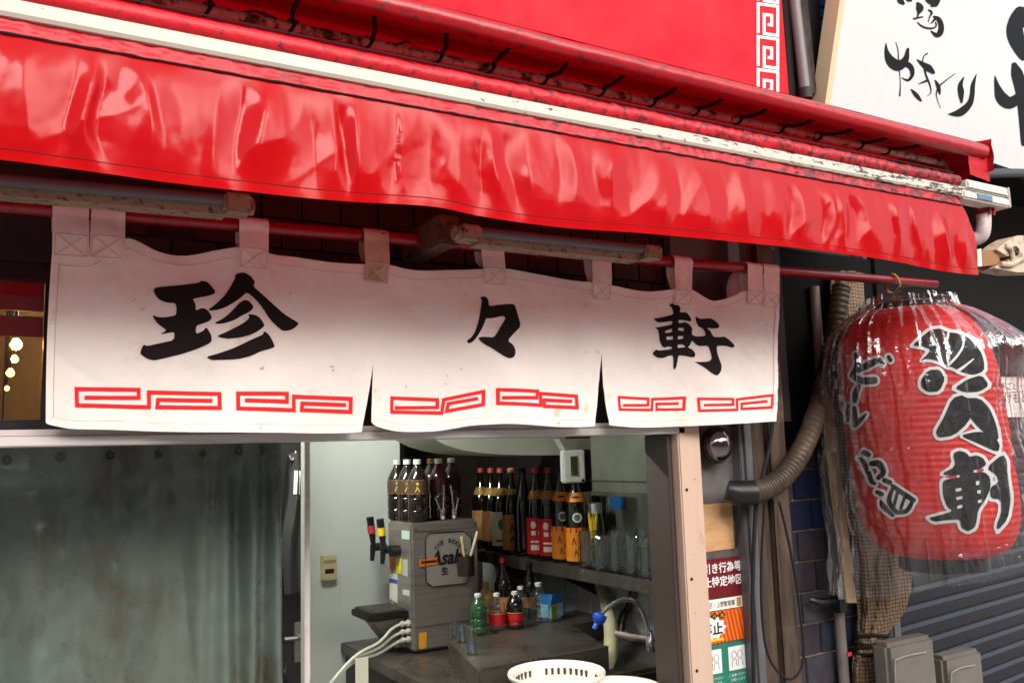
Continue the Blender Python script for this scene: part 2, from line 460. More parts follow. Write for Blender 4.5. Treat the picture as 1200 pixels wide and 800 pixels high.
hdr_z0, hdr_z1 = 1.661, 1.694
bld = thing("restaurant_building", (1.0, .3, 0), "dark shopfront of the restaurant with an open kitchen behind the white noren", "building")
w = MB()
w.span((-3, .34, 2.35), (2.9, .6, 9))
w.build("upper_wall", dark_wall, bld, False)
w = MB()
w.span((.1, .16, hdr_z1 + .004), (2.3, .26, 2.348)); w.span((-3, .16, 2.052), (.098, .26, 2.348)); w.span((-3, .16, 0), (-.9, .26, 2.05))
w.build("transom_wall", dark_wall, bld, False)
random.seed(3)
tb = [mat("sooty_tile", s(40 + q, 27 + q, 26 + q), .4) for q in (0, 6, 12)]
for r_ in range(4):                                       # sooty tiles above the opening, in view over the noren
    for c in range(22):
        x = .12 + c * .1 + (.05 if r_ % 2 else 0); z = 2.055 + r_ * .075
        if x > 2.2 or random.random() < .04: continue
        m_ = MB(); m_.span((x, .148, z), (x + .094, .157, z + .07)); m_.build("tile", tb[random.randrange(3)], bld, False)
# kitchen shell
w = MB(); w.span((-1.3, .26, 0.005), (2.4, 2.6, .02)); w.build("kitchen_floor", mat("kitchen_floor_paint", s(92, 92, 88), .5), bld, False)
w = MB(); w.span((-1.3, .262, 2.3), (2.4, 2.6, 2.36)); w.build("kitchen_ceiling", mat("kitchen_ceiling_paint", s(206, 206, 196), .7), bld, False)
w = MB(); w.span((-1.36, .262, .021), (-1.3, 2.6, 2.299)); w.build("kitchen_side_wall", white_panel, bld, False)
w = MB(); w.span((1.36, 2.3, .021), (2.25, 2.36, 2.299)); w.build("kitchen_back_wall", mat("brown_back_wall", s(54, 42, 36), .6, layers=[('noise', 5., .4, .7, s(34, 26, 22), .8)]), bld, False)
pw = at(362, 650, 1.75); pe = at(470, 650, 1.75)
w = MB(); w.span((-.9, 1.75, .021), (pe.x, 1.79, 2.299)); w.build("white_partition", white_panel, bld, False)
w = MB(); w.span((pe.x, 1.795, .021), (pe.x + .04, 2.299, 2.299)); w.build("partition_end", mat("brown_end_panel", s(60, 48, 42), .6), bld, False)
tilew = mat("white_wall_tile", s(226, 228, 222), .2, layers=[('noise', 3., .4, .8, s(200, 204, 198), .6)])
w = MB(); w.span((2.25, .262, .021), (2.31, 2.36, 2.299)); w.build("kitchen_right_wall", mat("tile_grout", s(190, 186, 176), .8), bld, False)
for r_ in range(3):
    for c in range(14):
        y0 = .4 + c * .1; z0 = .86 + r_ * .1
        m_ = MB(); m_.box((2.247, y0 + .05, z0 + .05), (.008, .097, .097), None, 0, .002); m_.build("tile", tilew, bld, False)
kl = thing("kitchen_lamp", (.6, .95, 2.25), "lit fluorescent batten on the kitchen ceiling, tucked behind the head rail", "lamp")
m_ = MB(); m_.span((.15, .91, 2.262), (1.05, .99, 2.299), 0, .004); m_.build("batten", mat("lamp_enamel", s(226, 226, 220), .4), kl, False)
m_ = MB(); m_.tube([(.17, .95, 2.245), (1.03, .95, 2.245)], .015, 12); m_.build("tube", mat("fluorescent_tube", s(230, 246, 232), .4, emit=((.93, 1., .94, 1), 215.)), kl)
# shop row across the street (it shows in the glossy vinyl and glass)
ob = thing("street_row", (0, -12.5, 0), "row of pale grey shop buildings across the street, facing the red awning", "buildings")
m_ = MB()
for x0, x1, h_ in ((-20, -5.2, 5.6), (-5.1, 1.4, 7.0), (1.5, 6.8, 5.2), (6.9, 20, 6.4)): m_.span((x0, -14, .0), (x1, -12.4, h_))
m_.build("wall", mat("street_row_render", s(150, 143, 136), .8, layers=[('noise', .8, .4, .7, s(122, 116, 110), .8)]), ob, False)
m_ = MB()
for i in range(14): [m_.span((-13.2 + i * 2.0, -12.42, z_), (-12.1 + i * 2.0, -12.38, z_ + 1.3)) for z_ in (1.2, 3.4)]
m_.build("window", mat("street_row_glass", s(50, 56, 62), .1), ob, False)
# aluminium head rail over the opening, door post
hd = MB()
for i, (y, za, zb) in enumerate(((.03, hdr_z0, hdr_z0 + .019), (.045, hdr_z0 + .0195, hdr_z1))):
    hd.span((-.9, y, za), (1.712, .155, zb), 0, .002)
hd.build("head_rail", alu, bld, False)
p0 = at(797, 650, .05); p1 = at(823, 650, .05); pd = at(788, 650, .05)
w = MB(); w.span((p0.x, .03, .03), (p1.x, .15, hdr_z1 + .02), 0, .004); w.build("door_post", post_pink, bld, False)
w = MB(); w.span((pd.x, .05, .03), (p0.x - .014, .15, hdr_z0 - .002), 0, .002); w.span((p0.x - .013, .06, .03), (p0.x - .002, .15, hdr_z0 - .002)); w.build("dark_post_edge", mat("dark_door_edge", s(58, 46, 42), .5), bld, False)
w = MB()
for q in (.5, 1.0, 1.25, 1.5): w.lathe([(.004, -.002), (.005, 0), (.0035, .002)], (p0.x + .02, .0285, q), 8, 0, Matrix.Rotation(math.pi / 2, 3, 'X'))
w.build("screw", iron_dark, bld)
# poster panel to the right of the post
qx = at(870, 650, .12).x
w = MB(); w.span((p1.x + .004, .12, .03), (qx, .2, 2.348)); w.build("poster_panel", mat("grey_front_panel", s(96, 92, 90), .5, layers=[('noise', 8., .4, .7, s(64, 58, 56), .8)]), bld, False)
m0 = at(870, 650, .1).x; m1 = at(886, 650, .1).x; t1 = at(921, 650, .1).x
w = MB(); w.span((m0 + .003, .085, .03), (m1, .2, 2.347), 0, .003); w.span((m0 + .016, .075, .03), (m0 + .028, .084, 2.2)); w.build("metal_post", grey_metal, bld, False)
for a, b_, yy in ((m1 + .003, m1 + .055, .09), (m1 + .06, t1, .07)):
    w = MB()
    n_ = 24
    w.grid(lambda u, v: Vector((a + (b_ - a) * u + .0015 * noise.noise((u * 5, v * 14, a)), yy + .003 * noise.noise((u * 4, v * 22, 3)), .03 + 2.3 * v)), 4, n_)
    w.span((a + .004, yy + .008, .03), (b_ - .004, .319, 2.33)); w.build("timber_post", timber, bld, False)
# blue glazed brick tiles
TW = .32
tx0, tx1 = at(913, 650, TW).x, at(1041, 650, TW).x
w = MB(); w.span((tx0, TW, .03), (tx1, TW + .1, 2.346)); wall_t = w.build("tile_wall", mortar, bld, False)
random.seed(11)
zt = at(945, 655, TW - .005).z
db = MB(); db.span((tx0, TW - .03, 1.60), (tx1, TW - .002, 2.34)); db.build("shade_board", shade_black, bld, False)  # black board painted in place of the shade above the blue tiles
row_h, tw = .108, .168
r0 = -int((zt - .06) / row_h)
for r_ in range(r0, 9):
    z0 = zt + r_ * row_h
    if z0 < .05: continue
    x = tx0 - .08 + (tw / 2 if r_ % 2 else 0)
    while x < tx1:
        a, b_ = max(x, tx0 + .003), min(x + tw - .009, tx1 - .003)
        if b_ - a > .02:
            m_ = MB(); m_.box(((a + b_) / 2, TW - .005, z0 + (row_h - .009) / 2), (b_ - a, .014, row_h - .009), Matrix.Rotation(random.uniform(-.006, .006), 3, 'Y'), 0, .002)
            m_.build("tile", random.choice(tile_blue), wall_t, False)
        x += tw
# transom window with warm lamps behind it
win = thing("transom_window", (-.4, .2, 1.7), "dark transom window with a red band and warm lamp glow at the noren's left", "window")
fr = MB(); zt0, zt1 = 1.699, 2.05
for a, b_ in (((-.898, .165, zt0), (.098, .2, zt0 + .02)), ((-.898, .165, zt1 - .035), (.098, .2, zt1)), ((.068, .166, zt0 + .021), (.098, .2, zt1 - .036)), ((-.898, .166, zt0 + .021), (-.868, .2, zt1 - .036))): fr.span(a, b_)
fr.build("frame", black_plastic, win, False)
gl = MB(); gl.span((-.867, .178, zt0 + .021), (.067, .184, zt1 - .036)); gl.build("pane", glassy("window_pane", base=.03, milk=.0, rough=.03, grazing=.25), win, False)
rb = MB(); zr0, zr1 = at(25, 394, .2).z, at(25, 328, .2).z; zm = at(25, 367, .2).z
rb.span((-.867, .2, zr0), (.067, .206, zm - .006)); rb.span((-.867, .2, zm + .006), (.067, .206, zr1)); rb.build("red_band", mat("red_band", s(150, 8, 24), .5), win, False)
bk = MB(); bk.span((-.867, .95, 1.69), (.4, .97, 2.2)); bk.build("inner_wall", mat("amber_inner_wall", s(128, 94, 44), .6, layers=[('noise', (9, 9, 3), .4, .7, s(92, 62, 34), .7)]), win, False)
for q, (px, py, rr) in enumerate(((19, 404, .014), (17, 421, .009), (12, 437, .010), (8, 455, .006), (3, 500, .010))):
    b = MB(); c = at(px, py, .6)
    b.lathe([(.0, -rr), (rr * .7, -rr * .7), (rr, 0), (rr * .7, rr * .7), (rr * .3, rr * 1.2), (0, rr * 1.25)], c, 12)
    h = thing("pendant_bulb", c, ["brightest warm bulb glowing behind the transom window at far left", "small warm bulb just under the brightest bulb in the transom window", "middle amber bulb behind the transom glass, above two dimmer bulbs", "smallest dim bulb low behind the transom glass", "lowest warm bulb in the corner of the transom window"][q], "light bulb", "warm bulbs behind the transom")
    b.build("glass_bulb", mat("warm_bulb", s(255, 190, 90), .3, emit=(s(255, 176, 60), 60 if q == 0 else (26 if q == 1 else 9))), h)
    b = MB(); b.tube([c + Vector((0, 0, rr)), (c.x, c.y, 2.3)], .0025, 6); b.build("flex", black_plastic, h)

# ------------------------------------------------------------------ neighbour: shutter, signs
sh_a = math.radians(7.4)
SD = Vector((math.cos(sh_a), math.sin(sh_a), 0)); SN = Vector((math.sin(sh_a), -math.cos(sh_a), 0))
S0 = at(1044, 700, .34); S0.z = 0
shut = thing("rolling_shutter", S0 + SD * 1.5, "dark slate roll-down shutter to the right of the big red lantern", "shutter")
pitch_ = .068
prof = [(0, 0), (.012, .004), (.014, .016), (.012, .046), (.004, .060), (-.004, .064), (-.004, .068)]
for i in range(36):
    m_ = MB(); z0 = .03 + i * pitch_
    P = [S0 + SN * y + Vector((0, 0, z0 + z)) for y, z in prof]
    nP = len(P)
    m_.add(P + [p + SD * 4 for p in P], [(q, q + 1, q + 1 + nP, q + nP) for q in range(nP - 1)])
    m_.build("slat", shut_mat, shut, True, 25)
m_ = MB(); m_.prism([S0 - SD * .045 + SN * .03, S0 + SN * .03, S0 - SN * .05, S0 - SD * .045 - SN * .05], (0, 0, 2.5)); m_.build("guide_rail", grey_metal, shut, False)
nb = thing("neighbour_building", S0 + SD * 1.5 - SN * .2, "dark neighbouring building above the shutter, behind the white sign", "building")
m_ = MB(); m_.prism([S0 + SN * .02 - SD * .03, S0 + SD * 5 + SN * .02, S0 + SD * 5 - SN * .4, S0 - SD * .03 - SN * .4], (0, 0, 6.5)); 
for v in m_.v: v.z += 2.52
m_.build("wall", dark_wall, nb, False)
m_ = MB(); m_.prism([S0 + SN * .06 - SD * .02, S0 + SD * 5 + SN * .06, S0 + SD * 5 - SN * .0, S0 - SD * .02 - SN * .0], (0, 0, .3))
for v in m_.v: v.z = v.z * 2 + 1.93
m_.build("shutter_box", shade_black, nb, False)
# blue tiles & downpipe in the slot between the two signs
random.seed(5)
for r_ in range(12):
    for c in range(2):
        p = at(966 + c * 17, -8 + r_ * 13, .34)
        m_ = MB(); m_.box((p.x, .334, p.z), (.052, .012, .036), None, 0, .002)
        m_.build("tile", mat("blue_tile", s(34, 92, 150), .25) if r_ == 0 and c == 0 else bpy.data.materials["blue_tile"], bld, False)
dp = thing("drain_pipe", at(938, 120, .3), "grey drainpipe rising between the red sign and the white sign", "pipe")
m_ = MB(); m_.tube([at(944, 112, .28), at(930, -10, .28), at(922, -90, .28)], .021, 12); m_.build("pipe", mat("grey_pipe", s(112, 104, 104), .4), dp)
m_ = MB(); m_.tube([at(944.5, 116, .28), at(943, 104, .28)], .026, 12); m_.build("collar", iron_dark, dp)
st = MB(); st.prism([at(941, 112, .31), at(957, 108, .31), at(944, -30, .31), at(929, -30, .31)], (0, .02, 0)); tag(st.build("steel_strip", mat("grimy_upright", s(86, 74, 68), .6, layers=[('noise', (30, 30, 6), .45, .65, s(40, 32, 30))]), None, False), "grimy flat upright strip beside the grey drainpipe under the eaves", "strip")

rs = thing("red_shop_sign", at(700, 60, .3), "big bright red sign board with a white key-fret border above the awning", "sign")
a = at(921, 60, .3).x
m_ = MB(); m_.span((-2.6, .3, 2.905), (a, .335, 4.6), 0, .003); m_.build("board", red_sign, rs, False)
base = [(262, 230), (262, 128), (330, 137), (330, 238), (283, 231), (283, 165), (309, 168), (309, 202), (295, 200)]
dv = 110 / 2.9625
frets = [[stroke([(800 + x / 2.9625, y / 2.9625 + j * dv * 1.035) for x, y in base], 3.4)] for j in range(-3, 2)]
lay("fret_border", frets, lambda x, y: at(x, y, .2975), white_print, rs, 0)

# white calligraphy sign, leaning forward
B0 = at(963, 135, .3); T0 = at(985, 0, .18); lean = (T0 - B0); lean.x = 0; lean.normalize()
WN = Vector((1, 0, 0)).cross(lean).normalized()
bot = atP(1160, 197, B0, WN)
ws = thing("white_calligraphy_sign", B0 + Vector((.8, .06, 0)), "large white acrylic sign with black brush calligraphy leaning over the street", "sign")
zl = (bot - B0).dot(lean)
def wsp(u, v, d=0.): return Vector((B0.x, B0.y, B0.z)) + Vector((1, 0, 0)) * u + lean * v + WN * d
dirn = -1 if WN.y > 0 else 1
m_ = MB(); m_.prism([wsp(.028, zl + .01), wsp(1.9, zl + .01), wsp(1.9, 1.5), wsp(.028, 1.5)], WN * -dirn * .05); m_.build("panel", mat("white_acrylic", s(214, 213, 212), .25, spec=.3, layers=[('noise', (20, 1.4, 1.4), .52, .8, s(206, 202, 198), .35)]), ws, False)
m_ = MB(); m_.prism([wsp(-.004, zl), wsp(.026, zl), wsp(.026, 1.5), wsp(-.004, 1.5)], WN * -dirn * .07)
for v in m_.v: v += WN * dirn * .012
m_.prism([wsp(.027, zl - .012) + WN * dirn * .012, wsp(1.9, zl - .012) + WN * dirn * .012, wsp(1.9, zl + .009) + WN * dirn * .012, wsp(.027, zl + .009) + WN * dirn * .012], WN * -dirn * .07)
m_.build("frame", mat("cream_sign_frame", s(214, 196, 158), .5), ws, False)
Z7 = lambda P: zoom(P, 1020, 0, 5.717)
cal = [[(185, -60, 8), (200, 0, 40), (222, 25, 20)], [(240, -60, 20), (262, -10, 50), (275, 8, 10)], [(360, -40, 20), (400, -5, 60), (440, 30, 30)], [(470, -30, 20), (430, 20, 60), (410, 42, 14)],
       [(315, 20, 14), (332, 55, 52), (322, 95, 14), (312, 125, 10)], [(292, 127, 12), (352, 113, 8)], [(392, 68, 10), (412, 86, 14), (398, 116, 8), (388, 150, 4)],
       [(315, 150, 5), (352, 180, 11), (405, 192, 12), (440, 178, 9), (438, 150, 8)], [(408, 158, 8), (435, 128, 16)], [(425, 112, 12), (458, 130, 30), (475, 175, 36), (468, 220, 40), (442, 236, 30), (408, 210, 8)],
       [(105, 288, 3), (110, 350, 30), (140, 412, 66), (190, 440, 72), (236, 400, 44), (252, 330, 18)], [(215, 420, 40), (268, 446, 36), (282, 498, 26), (254, 538, 16), (213, 522, 5)], [(170, 283, 3), (185, 330, 5), (189, 390, 6), (196, 480, 5), (202, 560, 5), (198, 642, 10)],
       [(382, 360, 9), (360, 376, 7), (350, 412, 7)], [(314, 400, 5), (350, 430, 30), (392, 458, 46), (422, 486, 24)], [(362, 440, 14), (372, 500, 12), (400, 570, 9), (406, 620, 6), (380, 646, 4)], [(325, 563, 5), (382, 540, 16)], [(275, 600, 8), (310, 640, 28), (340, 676, 12)],
       [(434, 538, 6), (456, 580, 26), (466, 628, 12)], [(568, 494, 4), (500, 545, 8), (458, 585, 11), (443, 640, 5), (470, 722, 3)],
       [(625, 520, 8), (604, 570, 30), (608, 620, 40), (612, 684, 16)], [(711, 498, 4), (688, 570, 28), (682, 640, 32), (662, 700, 42), (600, 755, 52), (522, 766, 5)],
       [(835, 510, 5), (850, 580, 38), (880, 655, 80), (935, 690, 80), (1000, 650, 60)], [(965, 438, 40), (985, 500, 80), (1010, 600, 80), (1026, 700, 80), (1034, 830, 70), (1030, 960, 40)]]
shp = [[brush(Z7(P))] for P in cal]
shp.append([chaikin(Z7([(985, 42), (1040, 50), (1110, 120), (1130, 240), (1100, 340), (1029, 412), (1000, 395), (940, 310), (915, 245), (911, 185), (935, 110)]), 1), Z7([(1022, 190), (1050, 170), (1075, 200), (1060, 240), (1030, 240)])])
lay("calligraphy", shp, lambda x, y: atP(x, y, B0 + WN * dirn * .002, WN), mat("black_sign_ink", s(18, 20, 26), .5, spec=.15), ws, 0)

# ------------------------------------------------------------------ retractable awning (front bar, valance)
YB = -.40
zs = lambda x: .0095 * x
aw = thing("awning", (1.1, YB, 2.3), "red vinyl awning with a white front bar and glossy wrinkled valance over the noren", "awning")
XL = -.7
xe = at(1122, 235, YB).x; xc0 = at(1128, 235, YB).x; xc1 = at(1175, 240, YB).x
m_ = MB()
m_.prism([(XL, YB - .012, 2.319 + zs(XL)), (XL, YB - .016, 2.325 + zs(XL)), (XL, YB - .016, 2.343 + zs(XL)), (XL, YB - .012, 2.349 + zs(XL)), (XL, YB + .03, 2.349 + zs(XL)), (XL, YB + .03, 2.319 + zs(XL))], (xc0 - XL, 0, zs(xc0 - XL)))
m_.build("front_bar", bar_white, aw, True, 30)
def rollf(u, v):
    x = XL + (xc0 - .02 - XL) * u; th = 2 * math.pi * v
    k_ = .25 + .75 * min(max((x - .5) / 1.2, 0), 1)
    r_ = .0192 + .0035 * k_ * noise.noise((x * 38, th * .6, 1)) + .0008 * k_ * math.sin(x * 170 + 9 * noise.noise((x * 9, 0, 0))) + .002 * noise.noise((x * 70, th * 1.5, 9)) * k_ + .0015 * noise.noise((x * 9, th, 4))
    return Vector((x, YB + .004 + r_ * math.cos(th), 2.369 + zs(x) + r_ * math.sin(th)))
m_ = MB(); m_.grid(rollf, 900, 12); m_.build("hem_roll", red_dirty, aw, True, 80)
m_ = MB()
for dy, dz in ((-.010, .0175), (-.0135, .0145)): m_.tube([(x_, YB + .004 + dy - .0035, 2.372 + zs(x_) + dz + .001) for x_ in [XL + (xc0 - .05 - XL) * q / 80 for q in range(81)]], .0011, 5)
m_.build("stitch_line", cord_black, aw)
def bandf(u, v):
    x = XL + (xe - XL) * u
    return Vector((x, YB - .006 + .004 * noise.noise((x * 45, v * 3, 2)) - .004 * v, 2.3185 + zs(x) - .027 * v + .0015 * noise.noise((x * 60, 5, v))))
m_ = MB(); m_.grid(bandf, 500, 6); m_.build("gathered_band", red_dirty, aw, True, 80)
m_ = MB(); m_.tube([(x_, YB - .0125 + .0015 * noise.noise((x_ * 40, 0, 0)), 2.291 + zs(x_) + .002 * noise.noise((x_ * 30, 3, 0))) for x_ in [XL + (xe - XL) * q / 300 for q in range(301)]], [.0017 + .0012 * abs(noise.noise((q * .3, 0, 8))) for q in range(301)], 6)
m_.build("seam_piping", cord_black, aw)
hem = [(-200, 176), (-90, 183), (0, 190), (100, 203), (200, 217), (300, 228), (400, 238), (500, 243.5), (560, 255), (650, 268), (750, 275), (850, 284), (950, 294), (1040, 307), (1100, 319), (1140, 323)]
hemw = [(lambda q: (q.x, q.z))(at(px, py, YB)) for px, py in hem]
xr = hemw[-1][0]
hs_ = cr(hemw, 8)
def ridge(p): return 1 - abs(noise.noise(p)) * 2
krnd = random.Random(23); KN = []; kx_ = XL - .1
while kx_ < 2.9:
    KN.append((kx_, krnd.uniform(-.05, .05), krnd.uniform(-.035, .035), (1 if len(KN) % 2 else -1) * krnd.uniform(.003, .0115) * (1 if kx_ < .6 else .72), krnd.uniform(.35, .75), krnd.uniform(.7, 1.6)))
    kx_ += krnd.choice((.03, .04, .055, .07, .09)) * krnd.uniform(.85, 1.15) * (1 if kx_ < .6 else .85)
def knx(k_, v): return k_[0] + k_[1] * .45 * (v - .5) + k_[2] * .5 * math.sin(math.pi * v)
def knh(k_, v): return k_[3] * math.sin(math.pi * min(max(v, 0), 1) ** k_[5]) ** .8
def valf(u, v):
    xt = XL + (xe + .004 - XL) * u; xb = XL + (xr - XL) * u
    x = xt + (xb - xt) * v + .018 * u ** 30 * math.sin(math.pi * v)
    zt_ = 2.290 + zs(x); zb_ = lerp_pts(hs_, x)
    z = zt_ + (zb_ - zt_) * v
    env = (1 - (1 - min(v * 3, 1)) ** 2) * (1 - .7 * max(0, (v - .75) / .25))
    wx = x + .05 * noise.noise((x * 3, z * 5, 7)) + .10 * (z - 2.2) * noise.noise((x * 2.2, 0, 9))
    qx = x + .022 * noise.noise((x * 7, z * 7, 21)) + .05 * (z - 2.2) * noise.noise((x * 3, 0, 5))
    i = 0; lo_, hi_ = 0, len(KN) - 2
    while lo_ < hi_:
        i = (lo_ + hi_ + 1) // 2
        if knx(KN[i], v) <= qx: lo_ = i
        else: hi_ = i - 1
    i = lo_; a_, b_ = knx(KN[i], v), knx(KN[i + 1], v)
    t_ = min(max((qx - a_) / max(b_ - a_, .004), 0), 1); t_ = .85 * t_ + .15 * t_ * t_ * (3 - 2 * t_)
    ha, hb = knh(KN[i], v), knh(KN[i + 1], v)
    d = ha + (hb - ha) * t_
    d += .008 * noise.noise((wx * 4, z * 2.2, 0)) + .0045 * noise.noise((qx * 11, z * 9, 3)) + .004 * max(0, ridge((qx * 8 - z * 5, z * 6, 5)) - .3)
    d += .004 * noise.noise((x * 24, z * 2.5, 1)) * max(0, 1 - v * 1.3) 
    d += .0022 * ridge((qx * 17, z * 3.2, 41)) * (.4 + .6 * abs(noise.noise((x * 5, z * 4, 2))))
    d += .0004 * noise.noise((x * 60, z * 40, 2))
    d += .003 * math.sin(x * 11 + 1) * v
    return Vector((x, YB - .010 - .009 * math.sin(math.pi * min(v, 1) * .8) - d * env, z))
m_ = MB(); m_.grid(valf, 760, 60); m_.build("valance", red_vinyl, aw, True, 80)
m_ = MB(); m_.grid(lambda u, v: valf(u, .925 + .075 * v) + Vector((0, -.0016, -.0015 * v)), 420, 4); m_.build("valance_hem", red_vinyl, aw, True, 80)
m_ = MB(); m_.tube([valf(q / 300, .922) + Vector((0, -.002, 0)) for q in range(301)], .0008, 4); m_.build("hem_stitching", mat("dark_red_thread", s(110, 14, 26), .7), aw)
m_ = MB(); m_.grid(lambda u, v: Vector((XL + (xc0 - .03 - XL) * u, YB + .02 + .72 * v, 2.375 + zs(XL + 3.3 * u) + .09 * v - .02 * math.sin(math.pi * v))), 20, 8); m_.build("roof_sheet", red_sheet, aw)
m_ = MB(); z0 = 2.312 + zs(xc1)
m_.span((xc0 - .002, YB - .022, z0 + .028), (xc1, YB + .035, z0 + .06), 0, .006); m_.span((xc0 - .03, YB - .024, z0 - .004), (xc1 - .002, YB + .033, z0 + .0235), 0, .005); m_.build("end_cap", cap_white, aw, True, 30)
m_ = MB(); m_.span((xc0 - .03, YB - .018, z0 + .0235), (xc1 - .004, YB + .03, z0 + .028)); m_.build("cap_gap", black_plastic, aw, False)
m_ = MB(); m_.span((xc1 + .0005, YB - .024, z0 - .005), (xc1 + .006, YB + .037, z0 + .061), 0, .002); m_.build("cap_lip", cap_white, aw)
pa, pb = at(1146, 236, YB - .025), at(1163, 236, YB - .025)
m_ = MB(); m_.span((pa.x, YB - .0265, z0 + .002), (pb.x, YB - .0242, z0 + .018)); m_.build("maker_plate", mat("blue_plate", s(84, 112, 140), .35), aw, False)
# downpipe elbow and folding-arm casting at the right end
m_ = MB(); q0 = at(1153, 250, YB + .03); q1 = at(1153, 272, YB + .03)
m_.tube(cr([q0, q1 + Vector((0, 0, .012)), q1 + Vector((-.004, .01, -.012)), q1 + Vector((-.02, .04, -.022)), q1 + Vector((-.04, .09, -.03))], 5), .0215, 14); m_.build("arm_elbow", mat("pinkish_grey_paint", s(200, 184, 182), .4, layers=[('noise', 30., .5, .7, s(150, 128, 126), .7)]), aw)
m_ = MB(); m_.tube([q0 + Vector((0, 0, .016)), q0 + Vector((0, 0, -.004))], .0255, 14); m_.tube([q0 + Vector((-.012, -.026, .02)), q0 + Vector((-.012, -.026, -.012))], .004, 6, 0); m_.tube([q0 + Vector((.010, -.026, .02)), q0 + Vector((.010, -.026, -.012))], .004, 6, 0); m_.build("arm_collar", red_dirty, aw)
br = thing("awning_arm_bracket", at(1172, 300, -.2), "cast beige awning arm bracket with a bolt at the valance's right end", "bracket")
bm_ = mat("cast_beige_paint", s(196, 178, 152), .5, layers=[('noise', 30., .5, .66, s(110, 84, 62), .8)])
yb = -.2
m_ = MB(); m_.prism([at(x, y, yb) for x, y in ((1142, 294), (1150, 291), (1151, 312), (1144, 312))], (0, .05, 0)); m_.tube([at(1136, 302, yb + .02), at(1144, 302, yb + .02)], .014, 10); m_.build("end_plate", cap_white, br, False)
m_ = MB(); m_.prism([at(x, y, yb) for x, y in ((1151, 293), (1170, 293), (1172, 310), (1151, 312))], (0, .045, 0)); m_.build("wood_packing", mat("brown_packing", s(146, 106, 70), .7), br, False)
m_ = MB(); m_.prism([at(x, y, yb - .012) for x, y in ((1168, 292), (1178, 284), (1184, 280), (1192, 276), (1240, 276), (1240, 318), (1192, 319), (1166, 314), (1168, 311), (1180, 308), (1186, 300), (1180, 300))], (0, .07, 0)); m_.build("casting", bm_, br, True, 25)
m_ = MB(); m_.tube(cr([at(1172, 309, yb - .016), at(1184, 310, yb - .02), at(1196, 304, yb - .02), at(1206, 300, yb - .02)], 4), .010, 8); m_.tube(cr([at(1178, 288, yb - .014), at(1185, 293, yb - .02), at(1187, 303, yb - .02)], 4), .008, 8); m_.build("rib", bm_, br)
m_ = MB(); c = at(1190, 294, yb - .014); m_.lathe([(.017, 0), (.017, .004), (.011, .008), (.005, .004), (0, .004)], c, 14, 0, Matrix.Rotation(math.pi / 2, 3, 'X')); m_.build("bolt", iron_dark, br)

# ------------------------------------------------------------------ fixed canopy above: wrapped tube, lacing, pipe
cn = thing("fixed_canopy", (1.1, -.3, 2.5), "older red canopy with a sheet-wrapped tube laced to a pale pipe above the awning", "canopy")
TY, PY = -.35, -.20
tz = lambda x: 2.525 + .0045 * x
xt1 = at(1152, 184, TY).x
def tubef(u, v):
    x = XL + (xt1 - XL) * u; th = 2 * math.pi * v
    r_ = .0240 + .0018 * noise.noise((x * 6, th * .5, 3)) + .0008 * noise.noise((x * 30, th * 2, 6))
    return Vector((x, TY + r_ * math.cos(th), tz(x) + r_ * math.sin(th)))
m_ = MB(); m_.grid(tubef, 400, 18); m_.lathe([(0, .018), (.015, .014), (.0255, 0)], (xt1, TY, tz(xt1)), 18, 0, Matrix.Rotation(math.pi / 2, 3, 'Y')); m_.build("roll_tube", red_tube, cn, True, 80)
pz = lambda x: 2.509 + .0155 * x
m_ = MB(); xp1 = at(1118, 193, PY).x
m_.tube([(XL + (xp1 - XL) * q / 40, PY + .004 * noise.noise((q * .3, 0, 0)), pz(XL + (xp1 - XL) * q / 40)) for q in range(41)], .0105, 10); m_.build("lacing_pipe", pipe_pale, cn)
m_ = MB(); m_.grid(lambda u, v: Vector((XL + (xt1 - XL) * u, TY + .02 + .2 * v, tz(XL + 3.3 * u) - .004 + .085 * v - .02 * v * (1 - v) + .004 * noise.noise((u * 20, v * 3, 0)))), 60, 8); m_.build("soffit_sheet", red_sheet, cn)
m_ = MB(); m_.grid(lambda u, v: Vector((xt1 + .02 - .004 * math.sin(v * 9), TY - .022 + .62 * u, tz(xt1) + .02 + (.02 + .10 * u) * (1 - v) - .085 * v + .003 * noise.noise((u * 6, v * 6, 2)))), 16, 10)
m_.prism([at(1117, 196, TY + .005), at(1150, 203, TY + .005), at(1157, 180, TY + .005), at(1156, 224, TY + .005), at(1117, 216, TY + .005)], (0, .006, 0)) if False else None
m_.build("side_sheet", red_tube, cn)
m_ = MB(); m_.grid(lambda u, v: Vector((xt1 - .085 + .105 * u, TY - .002 + .004 * noise.noise((u * 5, v * 5, 1)), tz(xt1) - .012 - .085 * v + .01 * (1 - u) * v)), 8, 8); m_.build("corner_flap", red_sheet, cn)
m_ = MB(); m_.grid(lambda u, v: Vector((XL + (xt1 + .018 - XL) * u, TY - .01 + .66 * v, tz(XL + 3.3 * u) + .024 + .11 * v)), 10, 4); m_.build("roof_sheet", mat("red_canvas_roof", s(170, 8, 22), .7, translucent=.22), cn)
ties = [-60, 40, 140, 245, 352, 441, 525, 598, 665, 730, 790, 843, 893, 945, 990, 1030, 1066]
